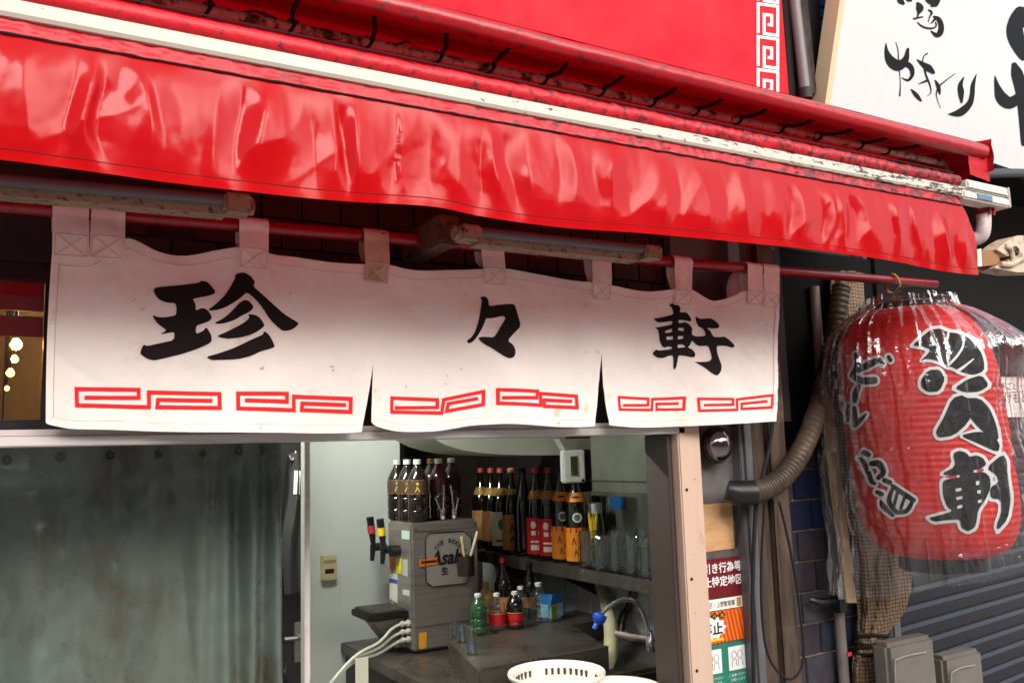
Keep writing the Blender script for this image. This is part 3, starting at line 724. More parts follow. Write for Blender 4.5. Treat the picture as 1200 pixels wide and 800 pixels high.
for i, px in enumerate(ties):
    x = at(px, 0, TY).x + .0; rnd = random.Random(i)
    x2 = x + rnd.uniform(.02, .06)
    m_ = MB()
    a = Vector((x, TY + .012, tz(x) - .022)); b_ = Vector((x2, PY - .004, pz(x2) + .008))
    m_.tube(cr([a, a.lerp(b_, .5) + Vector((rnd.uniform(-.01, .01), 0, -.006)), b_], 4), .0052, 6)
    m_.tube([(x2 + .012 * math.cos(q), PY + .0135 * math.cos(q * 2.0), pz(x2) + .0135 * math.sin(q * 2)) for q in [w_ * .5 for w_ in range(9)]], .0038, 5)
    c = Vector((x2 + rnd.uniform(.09, .16), PY + .1, pz(x2) + rnd.uniform(.055, .085)))
    m_.tube(cr([b_, b_.lerp(c, .5) + Vector((0, 0, -.012)), c, c + Vector((rnd.uniform(.03, .08), .02, .0))], 4), .0034, 5)
    m_.build("lacing_cord", cord_black, cn)
m_ = MB(); h0 = at(1112, 200, PY - .03); h1 = at(1134, 193, PY - .03)
m_.tube(cr([h0 + Vector((-.012, 0, .02)), h0, h0 + Vector((.02, 0, -.004)), h1], 4), .0045, 7); m_.lathe([(0, -.012), (.009, -.008), (.012, 0), (.009, .008), (0, .012)], h1, 10); m_.tube([h0 + Vector((-.012, 0, .02)), h0 + Vector((-.012, 0, -.012))], .004, 6); m_.build("brass_hook", mat("aged_brass", s(170, 132, 80), .4, .7), cn)
m_ = MB(); m_.tube(cr([at(1150, 204, -.1), at(1190, 203, -.02), at(1230, 204, .05)], 3), .019, 12); tag(m_.build("black_tube", black_plastic), "black tube poking out under the white sign beside the canopy corner", "tube")

# ------------------------------------------------------------------ noren and its rod
rz = lambda x: at(0, 240, 0).z + (at(1095, 333, 0).z - at(0, 240, 0).z) * x / at(1095, 333, 0).x
rx1 = at(1096, 333, 0).x
m_ = MB(); m_.tube([(-.7 + (rx1 + .7) * q / 60, .0015 * math.sin(q), rz(-.7 + (rx1 + .7) * q / 60)) for q in range(61)], .0155, 14)
for x_ in (at(628, 300, 0).x,): m_.tube([(x_ - .02, 0, rz(x_)), (x_ + .02, 0, rz(x_))], .0185, 14)
tag(m_.build("noren_rod", rod_red), "red tape-wrapped rod carrying the white noren under the awning", "rod")
NY = -.024
LOOPX = [at(p_, 300, NY).x for p_ in (82, 126, 297, 442, 578, 704, 799, 882, 902)]
def fold(X, Z):
    t = min(max((2.12 - Z) / .42, 0), 1)
    f = t * (.014 * math.sin(X * 8.5 + .9) + .007 * math.sin(X * 19 + 2 + Z * 4) + .012 * noise.noise((X * 3.2, Z * 1.4, 3)))
    f += .0062 * noise.noise((X * 12, Z * 7, 1)) + .0014 * noise.noise((X * 45, Z * 45, 7)) + .003 * (1 - t) * math.sin(X * 26)
    for xl in LOOPX: 
        e_ = (X - xl) / .055
        if abs(e_) < 3: f -= .007 * math.exp(-e_ * e_) * max(0, 1 - t * 2.2)
        a_ = abs(X - xl) - .75 * (2.12 - Z) * .5
        f -= .0022 * math.exp(-(a_ / .009) ** 2) * max(0, 1 - t * 2.6)
    f += .005 * max(0, ridge((X * 5 + Z * 6, Z * 2, 4)) - .3) + .004 * max(0, ridge((X * 5 - Z * 5, Z * 3, 14)) - .4)
    return f
def nsurf(off=0.):
    def fn(px, py):
        p = at(px, py, NY); return Vector((p.x, NY + fold(p.x, p.z) + off, p.z))
    return fn
nor = thing("noren", (1.05, NY, 1.7), "white cotton noren curtain of three panels with black brush kanji", "noren")
panels = [
    ([(61, 297), (80, 300), (105, 301), (125, 290), (146, 280), (160, 282), (185, 294), (210, 299), (230, 298), (255, 293), (285, 290), (320, 297), (350, 301), (380, 306), (410, 309), (441, 310.5)],
     [(54, 495), (58, 497), (70, 499.5), (87, 502), (130, 503), (200, 505.5), (260, 506.5), (330, 507), (380, 507.5), (415, 506.5), (425, 505.5)], -2, 6),
    ([(441, 310.5), (458, 310.5), (475, 314.5), (494, 317), (530, 316), (563, 315), (592, 315), (612, 318), (632, 321.5), (660, 326), (690, 330.5), (704, 332)],
     [(437, 494), (442, 498.5), (456, 503), (475, 505.5), (509, 505), (530, 502.5), (552, 498.5), (575, 497), (600, 496.8), (628, 498.5), (654, 500), (680, 500), (697, 499)], -1, 3.5),
    ([(704, 332), (714, 334), (740, 338), (763, 341), (788, 339), (800, 337), (812, 339), (833, 351), (846, 351), (862, 346), (873, 341), (890, 347), (911, 352)],
     [(714, 498), (735, 500), (760, 500.5), (790, 499.5), (820, 498.5), (860, 496.5), (907, 493.5)], -4.5, 1)]
inkmats = {}
pobj = []
for pi_, (top, bot, lb, rbow) in enumerate(panels):
    tc, bc = cr(top, 4), cr(bot, 4)
    tx0_, tx1_, bx0, bx1 = top[0][0], top[-1][0], bot[0][0], bot[-1][0]
    def pf(u, v, off=0., tc=tc, bc=bc, a=(tx0_, tx1_, bx0, bx1), lb=lb, rbow=rbow):
        xt_ = a[0] + (a[1] - a[0]) * u; xb_ = a[2] + (a[3] - a[2]) * u
        yt, yb_ = lerp_pts(tc, xt_), lerp_pts(bc, xb_)
        px = xt_ + (xb_ - xt_) * v + 4 * v * (1 - v) * ((1 - u) ** 4 * lb + u ** 4 * rbow); py = yt + (yb_ - yt) * v
        return nsurf(off)(px, py)
    P = MB(); P.grid(pf, 110 if pi_ == 0 else 90, 60); po = P.build("panel", cloth, nor, True, 80); pobj.append(po)
    hm = MB()
    hm.grid(lambda u, v: pf(u, .955 + .045 * v, -.0014 - .0030 * abs(noise.noise((u * 75, v * 1.5, pi_)))), 220, 3)
    for e0, e1 in ((0, .022), (.978, 1)):
        if (pi_, e0) in ((1, 0), (0, .978), (1, .978), (2, 0)):
            hm.grid(lambda u, v: pf(e0 + (e1 - e0) * u, .47 + .49 * v, -.0012), 2, 30)
        else:
            hm.grid(lambda u, v: pf(e0 + (e1 - e0) * u, .01 + .95 * v, -.0012 - .0028 * abs(noise.noise((u, v * 34, 1)))), 3, 40)
    hm.grid(lambda u, v: pf(.01 + .98 * u, .004 + .05 * v, -.0010), 90, 2)
    hm.build("hem", cloth, po, True, 80)
    th_ = MB(); th_.tube([pf(.01 + .98 * q / 120, .953, -.0018) for q in range(121)], .0006, 4); th_.tube([pf(.01 + .98 * q / 120, .056, -.0018) for q in range(121)], .0006, 4)
    if pi_ != 1: th_.tube([pf(.024 if pi_ == 0 else .976, .06 + .89 * q / 60, -.0018) for q in range(61)], .0006, 4)
    th_.build("stitching", thread, po)
Z1 = lambda P: zoom(P, 160, 310, 6)
Z2 = lambda P: zoom(P, 540, 330, 8)
Z3 = lambda P: zoom(P, 760, 340, 7.275)
chin = [[(120, 175), (140, 158), (250, 150), (380, 138), (440, 128), (455, 113), (500, 122), (540, 170), (552, 190), (545, 208), (500, 222), (390, 242), (408, 270), (415, 295), (412, 325), (455, 308), (480, 312), (505, 335), (525, 375), (510, 400), (460, 418), (415, 432), (415, 490), (465, 468), (483, 440), (515, 490), (522, 520), (520, 545), (490, 565), (420, 595), (310, 630), (200, 655), (130, 670), (80, 655), (35, 625), (35, 600), (55, 555), (80, 568), (160, 550), (265, 530), (270, 470), (225, 478), (165, 488), (215, 460), (190, 440), (150, 410), (125, 375), (115, 350), (150, 365), (200, 368), (270, 358), (280, 340), (280, 300), (270, 270), (220, 268), (170, 250), (135, 215)],
        [(690, 75), (720, 60), (760, 60), (800, 85), (830, 125), (815, 155), (870, 200), (940, 260), (1040, 345), (1090, 375), (1150, 408), (1120, 440), (1085, 460), (1035, 467), (1000, 445), (940, 390), (880, 300), (830, 245), (770, 197), (730, 235), (680, 270), (610, 310), (555, 325), (490, 328), (560, 275), (620, 215), (665, 145), (690, 100)],
        [(540, 415), (600, 385), (660, 335), (710, 280), (750, 252), (785, 258), (815, 295), (815, 310), (790, 335), (730, 365), (680, 395), (610, 418), (560, 422)],
        [(553, 508), (620, 480), (700, 440), (760, 405), (790, 375), (775, 352), (830, 355), (865, 375), (895, 420), (895, 435), (850, 470), (800, 495), (730, 515), (650, 525), (600, 522)],
        [(485, 650), (560, 630), (650, 600), (720, 570), (800, 530), (860, 505), (890, 490), (890, 470), (910, 475), (935, 500), (960, 550), (970, 580), (930, 595), (870, 610), (800, 645), (700, 668), (600, 672), (525, 673)]]
noma = [[(180, 145), (215, 140), (240, 148), (253, 180), (258, 235), (350, 220), (440, 212), (490, 210), (510, 240), (530, 310), (552, 390), (545, 430), (500, 475), (425, 555), (470, 590), (490, 630), (492, 670), (475, 710), (435, 725), (390, 705), (330, 660), (290, 630), (220, 590), (180, 555), (162, 530), (180, 518), (230, 517), (300, 525), (340, 470), (390, 390), (418, 345), (400, 325), (370, 325), (310, 340), (260, 345), (228, 345), (215, 390), (180, 465), (140, 530), (110, 565), (75, 578), (62, 565), (65, 545), (100, 520), (130, 470), (155, 390), (175, 300), (190, 220), (195, 170)]]
ken_o = [(180, 125), (210, 108), (245, 125), (268, 150), (262, 190), (318, 190), (350, 225), (366, 250), (355, 268), (300, 255), (258, 250), (258, 282), (315, 272), (345, 290), (375, 325), (368, 375), (405, 392), (440, 392), (490, 388), (485, 350), (465, 322), (430, 310), (405, 265), (400, 222), (440, 245), (500, 240), (540, 238), (575, 260), (603, 295), (600, 320), (560, 328), (500, 318), (530, 350), (548, 398), (600, 400), (640, 395), (680, 420), (730, 465), (730, 485), (700, 490), (650, 475), (575, 472), (580, 530), (600, 590), (620, 640), (615, 690), (585, 728), (550, 715), (500, 675), (450, 640), (390, 608), (450, 612), (520, 605), (540, 580), (530, 530), (510, 470), (440, 475), (405, 455), (375, 425), (358, 470), (340, 485), (385, 505), (405, 540), (400, 565), (375, 572), (330, 560), (265, 550), (262, 600), (255, 650), (245, 678), (232, 650), (228, 550), (190, 555), (150, 575), (100, 570), (65, 540), (70, 520), (95, 498), (110, 510), (215, 498), (215, 478), (180, 475), (160, 488), (135, 465), (120, 420), (115, 370), (100, 330), (72, 315), (110, 310), (160, 300), (215, 290), (215, 258), (150, 268), (100, 270), (75, 255), (60, 237), (110, 232), (180, 215), (218, 205), (210, 165), (200, 145)]
ken_h = [[(163, 345), (215, 322), (217, 355), (165, 358)], [(172, 392), (222, 387), (222, 418), (175, 418)], [(258, 320), (300, 318), (305, 350), (258, 340)], [(258, 390), (300, 388), (300, 412), (258, 418)], [(258, 462), (300, 460), (320, 485), (258, 490)]]
IK = nsurf(-.0016)
lay("kanji", [[chaikin(Z1(p))] for p in chin], IK, ink, pobj[0], 4)
lay("kanji", [[chaikin(Z2(p))] for p in noma], IK, ink, pobj[1], 4)
lay("kanji", [[chaikin(Z3(ken_o))] + [Z3(h) for h in ken_h]], IK, ink, pobj[2], 3)
Z8 = lambda P: zoom(P, 60, 440, 3.158)
Z5 = lambda P: zoom(P, 400, 230, 2.757)
for pi_, ws_, us in ((0, 4.6, [Z8([(125, 80), (327, 80), (327, 50), (95, 48), (97, 108), (365, 115), (365, 60), (620, 68), (620, 120), (395, 115), (398, 88), (595, 93)]), Z8([(712, 92), (868, 97), (868, 68), (687, 67), (687, 122), (895, 128), (895, 78), (1112, 85), (1112, 133), (925, 127), (927, 103), (1095, 108)])]),
                    (1, 4.0, [Z5([(178, 682), (320, 680), (320, 655), (168, 650), (168, 695), (335, 698), (340, 655), (460, 630), (460, 672), (350, 692), (355, 668), (445, 652)]), Z5([(512, 651), (625, 651), (628, 630), (500, 625), (502, 668), (638, 675), (638, 637), (760, 645), (762, 682), (650, 678), (650, 658), (745, 662)])]),
                    (2, 3.0, [[(731, 474.5), (764, 474), (764, 466.5), (726, 465), (727, 479.5), (769, 479.5), (769, 467), (805, 465.5), (805, 479), (775, 479), (775, 472.5), (800, 472)], [(825, 474.5), (857, 474), (857, 467.5), (819, 467), (820, 481), (862, 480), (862, 468), (903, 463), (903, 477), (868, 479), (868, 473), (898, 470)]])):
    for u_ in us: lay("fret_print", [[stroke(u_, ws_)]], nsurf(-.0017), red_print, pobj[pi_], 5)
loops = [(61, 104, 61, 104, 302, 0), (107, 147, 104, 145, 304, 0), (281, 316, 279, 313, 316, 0), (427, 457, 426, 455, 331, 1), (564, 591, 566, 590, 335, 0), (693, 716, 692, 713, 352, 0), (789, 811, 789, 808, 358, 0), (874, 892, 873, 890, 358, 0), (893.5, 911, 891, 909, 361, 0)]
for li, (a0, a1, b0, b1, yb_, soiled) in enumerate(loops):
    Zb = at((b0 + b1) / 2, yb_, NY).z
    xa0, xa1, xb0, xb1 = at(a0, 260, NY).x, at(a1, 260, NY).x, at(b0, yb_, NY).x, at(b1, yb_, NY).x
    zr_ = rz((xa0 + xa1) / 2); ph = li * 1.7
    def lf(u, v):
        arc = [(NY - .0045, Zb), (NY - .005, Zb + .05), (-.0205, zr_ - .02)] + [(-.0195 * math.cos(w_), zr_ + .0195 * math.sin(w_)) for w_ in (0, .5, 1.05, 1.57, 2.1, 2.6, 3.14)] + [(.012, zr_ - .04), (-.008, Zb + .05)]
        n_ = len(arc) - 1; f_ = v * n_; i = min(int(f_), n_ - 1); t = f_ - i
        y = arc[i][0] + (arc[i + 1][0] - arc[i][0]) * t; z = arc[i][1] + (arc[i + 1][1] - arc[i][1]) * t
        h = min(max((z - Zb) / max(zr_ - Zb, .01), 0), 1)
        x0_ = xb0 + (xa0 - xb0) * h; x1_ = xb1 + (xa1 - xb1) * h
        x = x0_ + (x1_ - x0_) * u
        fo = fold(x, z) if i < 2 else 0
        return Vector((x, y + fo * (1 - h) + .0018 * noise.noise((x * 30, z * 30, ph)) + .002 * math.sin(u * 3.1 + ph) * h, z + .001 * noise.noise((x * 40, ph, v))))
    m_ = MB(); m_.grid(lf, 8, 36); lo = m_.build("loop", loop_grey if soiled else cloth_loop, nor, True, 70)
    st_ = MB()
    bx = lambda u, w_: (lambda q: Vector((q.x, q.y - .0012, q.z)))(lf(u, w_ * 1.0 / 11))
    hgt = min(.9, .06 / .05)
    for seg in (((.08, .06), (.92, hgt)), ((.92, .06), (.08, hgt)), ((.06, hgt), (.94, hgt)), ((.06, .05), (.94, .05)), ((.06, .05), (.06, hgt)), ((.94, .05), (.94, hgt))):
        (u0, w0), (u1, w1) = seg
        st_.tube([bx(u0 + (u1 - u0) * q / 8, w0 + (w1 - w0) * q / 8) for q in range(9)], .0009, 4)
    st_.build("stitching", thread, lo)

# ------------------------------------------------------------------ unlit lamps under the awning
for nm, lab, pts in (("a", "grimy grey tube lamp with beige body under the awning's left part", [(-160, 197), (262, 234), 7.2, (-160, 207), (264, 246), 8]),
                     ("b", "shorter grey tube lamp with rusty ends under the middle of the valance", [(556, 271), (757, 292), 5.6, (556, 281), (745, 301), 6])):
    ya = -.17
    a, b_ = at(*pts[0], ya), at(*pts[1], ya)
    lt = thing("tube_lamp", (a + b_) / 2, lab, "lamp", "unlit tube lamps under the awning")
    m_ = MB(); m_.tube([a, b_], pts[2] * mpp(b_) * .95, 14); m_.build("tube", lamp_grey, lt)
    c, d = at(*pts[3], ya + .03), at(*pts[4], ya + .03); h_ = pts[5] * mpp(d)
    m_ = MB(); m_.prism([c + Vector((0, -.016, -h_)), c + Vector((0, -.02, h_)), c + Vector((0, .03, h_ * 1.2)), c + Vector((0, .03, -h_))], d - c); m_.build("body", lamp_beige, lt, False)
    ends = [(1, b_, d)] + ([(-1, a, c)] if nm == "b" else [])
    for sgn, p, q in ends:
        m_ = MB(); cc = (p + q) / 2 + Vector((sgn * .022, -.004, 0)); m_.box(cc, (.055, .06, .040 if nm == 'a' else .034), None, 0, .006)
        m_.tube([cc + Vector((sgn * .02, 0, 0)), cc + Vector((sgn * .034, 0, 0))], .017, 10)
        m_.build("socket", lamp_beige, lt, True, 30)
bkx = MB(); q = at(535, 272, -.12); bkx.span((q.x - .045, -.12, q.z - .03), (q.x + .01, .1, q.z + .04), 0, .004); tag(bkx.build("lamp_hanger", mat("rusty_hanger", s(92, 62, 44), .7, layers=[('noise', 40., .45, .65, s(44, 28, 22))]), None, False), "rusty brown hanger block at the left end of the middle tube lamp", "hanger")
# ribbed round cover seen behind the noren's right end
rc = thing("round_lamp_cover", at(881, 344, .045), "round ribbed white lamp cover peeking out behind the noren's last loops", "lamp")
c = at(881, 344, .045); R90 = Matrix.Rotation(math.pi / 2, 3, 'X')
rr = 33 * mpp(c)
m_ = MB(); m_.lathe([(rr, -.02), (rr, 0), (rr * .97, .006), (rr * .93, .002), (rr * .88, .008), (rr * .83, .003), (rr * .78, .008), (rr * .73, .003), (rr * .5, .004), (rr * .2, .008), (0, .009)], c, 40, 0, R90); m_.build("cover", mat("frosted_cover", s(236, 234, 236), .25, coat=.4), rc)
m_ = MB(); m_.tube([c + Vector((0, -.0115, 0)), c + Vector((.022, -.0115, .02))], .003, 6); m_.tube([c + Vector((0, -.0115, 0)), c + Vector((-.018, -.0115, .028))], .003, 6); m_.build("clip", iron_dark, rc)
m_ = MB(); m_.tube([c + Vector((0, .02, 0)), c + Vector((0, .09, .02))], .012, 8); m_.build("arm", iron_dark, rc)
# small dome mirror
cm = thing("dome_mirror", at(841, 521, .06), "small chrome dome on the dark panel right of the pink post", "mirror")
c = at(841, 521, .075); rr = 20 * mpp(c)
m_ = MB(); m_.lathe([(rr * math.cos(t * .157), rr * .75 * math.sin(t * .157)) for t in range(11)], c, 28, 0, R90); m_.build("dome", mat("dark_chrome", s(150, 140, 140), .1, 1.), cm)
m_ = MB(); m_.lathe([(rr * 1.0, 0), (rr * 1.1, .003), (rr * 1.12, -.01), (rr, -.012)], c, 28, 0, R90); m_.build("rim", iron_dark, cm)

# ------------------------------------------------------------------ posters on the grey panel
PYs = .1165
cb = MB(); 
q = [at(x, y, PYs) for x, y in ((824, 591), (858, 588), (861, 642), (824, 647))]
cb.prism(q, (0, .003, 0)); tag(cb.build("cardboard", mat("tan_cardboard", s(188, 142, 94), .75, layers=[('noise', (3, 3, 10), .45, .7, s(222, 190, 150), .8), ('noise', 8., .6, .75, s(120, 80, 50), .6)]), None, False), "stained tan cardboard sheet above the maroon warning sticker", "cardboard")
def poster(name, label, cat, px0, px1, py0l, py0r, py1l, py1r, col):
    q = [at(px0, py0l, PYs), at(px1, py0r, PYs), at(px1, py1r, PYs), at(px0, py1l, PYs)]
    x0, x1 = q[0].x, q[1].x; z1 = (q[0].z + q[1].z) / 2; z0 = (q[2].z + q[3].z) / 2
    t = thing(name, (x0, PYs, z0), label, cat)
    m_ = MB(); m_.span((x0, PYs, z0), (x1, PYs + .002, z1)); m_.build("sheet", mat(name + "_sheet", col, .35), t, False)
    def fn(fx, fy, d=.0006): return Vector((x0 + (x1 - x0) * fx, PYs - d, z1 - (z1 - z0) * fy))
    fn.w = x1 - x0; fn.h = z1 - z0
    return t, fn
def rect(name, t, fn, x0, y0, x1, y1, m_, d=.0006):
    b = MB(); b.prism([fn(x0, y0, d), fn(x1, y0, d), fn(x1, y1, d), fn(x0, y1, d)], (0, .0003, 0)); return b.build(name, m_, t, False)
def words(t, fn, body, cx, cy, w_, h_, m_, d=.0012, bold=.0):
    return text_on("lettering", body, lambda x, y: fn(cx + x, cy - y, d), w_, h_, m_, t, bold)
blk = mat("poster_black", s(22, 18, 18), .5)
t, fn = poster("maroon_notice", "maroon and white warning sticker with white Japanese characters beside the pink post", "sticker", 818, 870, 658, 649, 703, 697, s(104, 22, 28))
words(t, fn, "引き行為等", .53, .24, .86, .27, white_print, bold=.02)
words(t, fn, "止特定地区", .53, .58, .86, .27, white_print, bold=.02)
t2, fn2 = poster("white_notice_strip", "white strip with small black Japanese words below the maroon sticker", "sticker", 818, 870, 704, 698, 716, 699 + 13, s(236, 226, 216))
t2['label'] = "narrow white strip with black Japanese words under the maroon sticker"
words(t2, fn2, "東区・上野警察署", .48, .5, .66, .5, blk)
rect("mark", t2, fn2, .86, .1, .95, .9, mat("tan_mark", s(176, 132, 70), .6))
t, fn = poster("orange_notice", "orange striped warning sticker with black Japanese characters and a white burst", "sticker", 818, 873, 719, 711, 754, 750, s(238, 112, 30))
dk = mat("poster_dark_orange", s(186, 70, 20), .5)
for i in range(12):
    x = i / 11 * .9
    b = MB(); b.prism([fn(x, 0, .0004), fn(x + .035, 0, .0004), fn(min(x + .14, 1), 1, .0004), fn(min(x + .105, .999), 1, .0004)], (0, .0002, 0)); b.build("stripe", dk, t, False)
b = MB(); kk = 22
b.prism([fn(.27 + (.25 if i % 2 else .31) * math.cos(i * 2 * math.pi / kk), .52 + (.30 if i % 2 else .38) * math.sin(i * 2 * math.pi / kk), .0008) for i in range(kk)], (0, .0002, 0)); b.build("burst", white_print, t, False)
words(t, fn, "禁止", .27, .54, .44, .40, blk, .0012, .03)
ylw = mat("poster_yellow", s(240, 200, 30), .5)
for i, ch in enumerate("止行為"):
    b = MB(); b.prism([fn(.17 + i * .16 + .085 * math.cos(k_ * math.pi / 2), .14 + .13 * math.sin(k_ * math.pi / 2), .0008) for k_ in range(4)], (0, .0002, 0)); b.build("diamond", blk, t, False)
    words(t, fn, ch, .17 + i * .16, .14, .07, .12, ylw)
rect("yellow_bar", t, fn, .12, .86, .5, .93, ylw, .0008)
t, fn = poster("green_notice", "green sticker with two white line-drawn pictograms at the bottom of the panel", "sticker", 818, 876, 757, 752, 812, 810, s(36, 120, 100))
for cx in (.28, .76):
    rect("pictogram", t, fn, cx - .17, .08, cx + .17, .58, white_print, .0006)
    for dx in (-.06, .06):
        b = MB(); b.tube([fn(cx + dx + .05 * math.cos(i * .524), .26 + .08 * math.sin(i * .524), .0015) for i in range(12)], .0008, 4, closed=True); b.tube([fn(cx + dx - .045, .5, .0015), fn(cx + dx - .04, .36, .0015), fn(cx + dx + .04, .36, .0015), fn(cx + dx + .045, .5, .0015)], .0008, 4); b.build("figure_outline", grey_metal, t)
    words(t, fn, "ご遠慮ください", cx, .68, .36, .06, white_print); words(t, fn, "お願いします", cx, .78, .3, .06, white_print)
# handwritten notice on the shutter
n0 = S0 + SN * .02
q = [atP(x, y, n0, SN) for x, y in ((1150, 442), (1240, 440), (1240, 488), (1150, 489))]
nt_ = thing("handwritten_notice", q[3], "white handwritten paper notice stuck to the shutter at the right edge", "notice")
b = MB(); b.prism(q, SN * -.001); b.build("sheet", paper, nt_, False)
rd = mat("notice_red_ink", s(200, 50, 50), .6)
U = (q[1] - q[0]); V_ = (q[3] - q[0])
for body, cx, cy, w_, h_, mm in (("明神下ごと・六", .33, .25, .5, .2, blk), ("いけもとあ", .42, .56, .5, .26, blk), ("は本", .62, .84, .2, .18, rd)):
    text_on("lettering", body, lambda x, y: q[0] + U * (cx + x) + V_ * (cy - y) + SN * .002, w_, h_, mm, nt_)
b = MB(); b.prism([q[0] + U * .12 + V_ * .42 + SN * .0015, q[0] + U * .6 + V_ * .38 + SN * .0015, q[0] + U * .6 + V_ * .40 + SN * .0015, q[0] + U * .12 + V_ * .44 + SN * .0015], SN * -.0002); b.build("underline", rd, nt_, False)

# ------------------------------------------------------------------ lantern in its clear bag
LC = at(1084, 515, -.07); LR = .250
Lzt, Lzb = at(1066, 364, -.07).z, at(1090, 652, -.07).z
LM, LH = (Lzt + Lzb) / 2, (Lzt - Lzb) / 2
RR = .108
def lc(z): return Vector((LC.x + .10 * (LM - z), LC.y, 0))
def lr(z):
    t = min(max((z - LM) / LH, -1), 1)
    if t > 0: return RR + (LR - RR) * (1 - t ** 4.2) ** .62
    return RR * 1.25 + (LR - RR * 1.25) * (1 - abs(t) ** 6) ** .6
def lsurf(off):
    def fn(px, py):
        d = ray(px, py).normalized(); best = None; t = 2.4
        while t < 4.6:
            p = CAM + d * t; e = math.hypot(p.x - lc(p.z).x, p.y - LC.y) - lr(p.z)
            if e < off: 
                a, b_ = t - .03, t
                for _ in range(14):
                    m_ = (a + b_) / 2; p = CAM + d * m_
                    if math.hypot(p.x - lc(p.z).x, p.y - LC.y) - lr(p.z) < off: b_ = m_
                    else: a = m_
                return CAM + d * b_
            if best is None or e < best[0]: best = (e, p)
            t += .03
        e, p = best; v = Vector((p.x - lc(p.z).x, p.y - LC.y, 0)); v.normalize()
        return Vector((lc(p.z).x, LC.y, p.z)) + v * (lr(p.z) + off)
    return fn
lan = thing("paper_lantern", (LC.x, LC.y, Lzb), "big red paper lantern with black kanji outlined in white", "lantern")
lmat = mat("red_lantern_paper", s(226, 24, 14), .5, layers=[('noise', 4., .45, .7, s(196, 16, 14), .6), ('noise', (30, 30, 90), .58, .75, s(150, 14, 18), .4)], bump=((4, 4, 150), .4, .003), translucent=.1)
nz = 330
m_ = MB(); m_.grid(lambda u, v: (lambda z, th: Vector((lc(z).x + (lr(z) + .0013 * math.sin(z * 2 * math.pi / .0205 + .7 * noise.noise((z * 20, 0, 0)))) * math.cos(th), LC.y + (lr(z) + .0013 * math.sin(z * 2 * math.pi / .0205 + .7 * noise.noise((z * 20, 0, 0)))) * math.sin(th), z)))(Lzb + 2 * LH * v, 2 * math.pi * u), 72, nz, wrap=True)
m_.build("body", lmat, lan, True, 80)
m_ = MB(); m_.lathe([(RR + .004, -.006), (RR + .012, 0), (RR + .012, .020), (RR + .004, .026), (RR - .006, .02), (RR - .006, -.004)], (lc(Lzt).x, LC.y, Lzt - .004), 40); m_.build("top_ring", mat("black_lacquer", s(18, 16, 16), .3), lan)
m_ = MB(); m_.lathe([(RR * 1.22, .004), (RR * 1.28, .0), (RR * 1.28, -.045), (RR * 1.22, -.05), (RR * 1.18, -.04)], (lc(Lzb).x, LC.y, Lzb + .004), 40); m_.build("bottom_ring", bpy.data.materials["black_lacquer"], lan)
hk = at(1058, 333, 0); 
m_ = MB(); m_.tube(cr([(LC.x - RR, LC.y, Lzt + .04), (LC.x - RR * .6, LC.y, Lzt + .085), (LC.x - .01, LC.y * .4, rz(LC.x) - .03), (LC.x + RR * .6, LC.y, Lzt + .085), (LC.x + RR, LC.y, Lzt + .04)], 5), .0035, 6); m_.build("bail", iron_dark, lan)
m_ = MB(); zr_ = rz(LC.x); m_.tube([(LC.x + .006 * math.sin(i), .028 * math.cos(i * .5236), zr_ - .012 + .034 * math.sin(i * .5236)) for i in range(12)], .005, 6, closed=True); m_.build("hanging_ring", mat("jute", s(190, 140, 80), .8), lan)
ZA = lambda P: zoom(P, 1050, 360, 5.717)
ZB = lambda P: zoom(P, 1060, 480, 5.0)
ZC = lambda P: zoom(P, 960, 340, 3.6375)
ZD = lambda P: zoom(P, 980, 400, 3.636)
big = [ZA([(110, 255), (165, 205), (230, 150), (300, 140), (345, 165), (425, 175), (490, 205), (540, 250), (570, 300), (590, 360), (592, 425), (520, 455), (430, 430), (380, 400), (340, 395), (320, 375), (250, 350), (200, 345), (160, 360), (215, 310), (230, 280), (170, 262)]),
       ZA([(165, 490), (215, 420), (292, 415), (330, 478), (292, 562), (215, 568), (168, 535)]),
       ZA([(392, 540), (480, 480), (575, 452), (625, 522), (560, 565), (460, 570)]),
       [(1116, 466), (1130, 462), (1142, 478), (1134, 496), (1118, 510), (1100, 513), (1096, 506), (1106, 489)],
       [(1128, 466), (1148, 466), (1160, 478), (1168, 498), (1171, 516), (1160, 512), (1146, 500), (1136, 488)],
       [(1124, 510), (1146, 505), (1162, 508), (1172, 520), (1170, 530), (1148, 520)]]
ken = ZB([(215, 375), (300, 330), (283, 255), (320, 238), (362, 250), (380, 275), (420, 265), (460, 280), (482, 318), (450, 345), (405, 352), (405, 368), (470, 362), (502, 395), (505, 455), (478, 520), (430, 590), (425, 640), (412, 690), (370, 712), (332, 690), (325, 640), (250, 645), (170, 655), (140, 632), (200, 618), (285, 592), (250, 570), (225, 500), (222, 420), (250, 405), (325, 395), (325, 380), (265, 385)])
kenh = [ZB(q_) for q_ in ([(298, 462), (333, 455), (335, 472), (302, 480)], [(302, 512), (340, 503), (340, 520), (306, 528)], [(308, 562), (340, 553), (340, 572), (310, 580)], [(418, 418), (440, 412), (440, 436), (420, 442)], [(425, 472), (448, 468), (448, 488), (428, 490)], [(428, 530), (452, 522), (455, 542), (432, 545)])]
kan = ZB([(478, 340), (575, 258), (602, 300), (602, 380), (625, 520), (605, 640), (548, 705), (538, 680), (568, 600), (565, 525), (505, 518), (500, 455), (552, 425), (540, 382)])
W = 3.7
wht = [[chaikin(grow_poly(p, W))] for p in big] + [[chaikin(grow_poly(ken, W))], [chaikin(grow_poly(kan, W))]]
bl = [[chaikin(p)] for p in big] + [[chaikin(ken)] + kenh, [chaikin(kan)]]
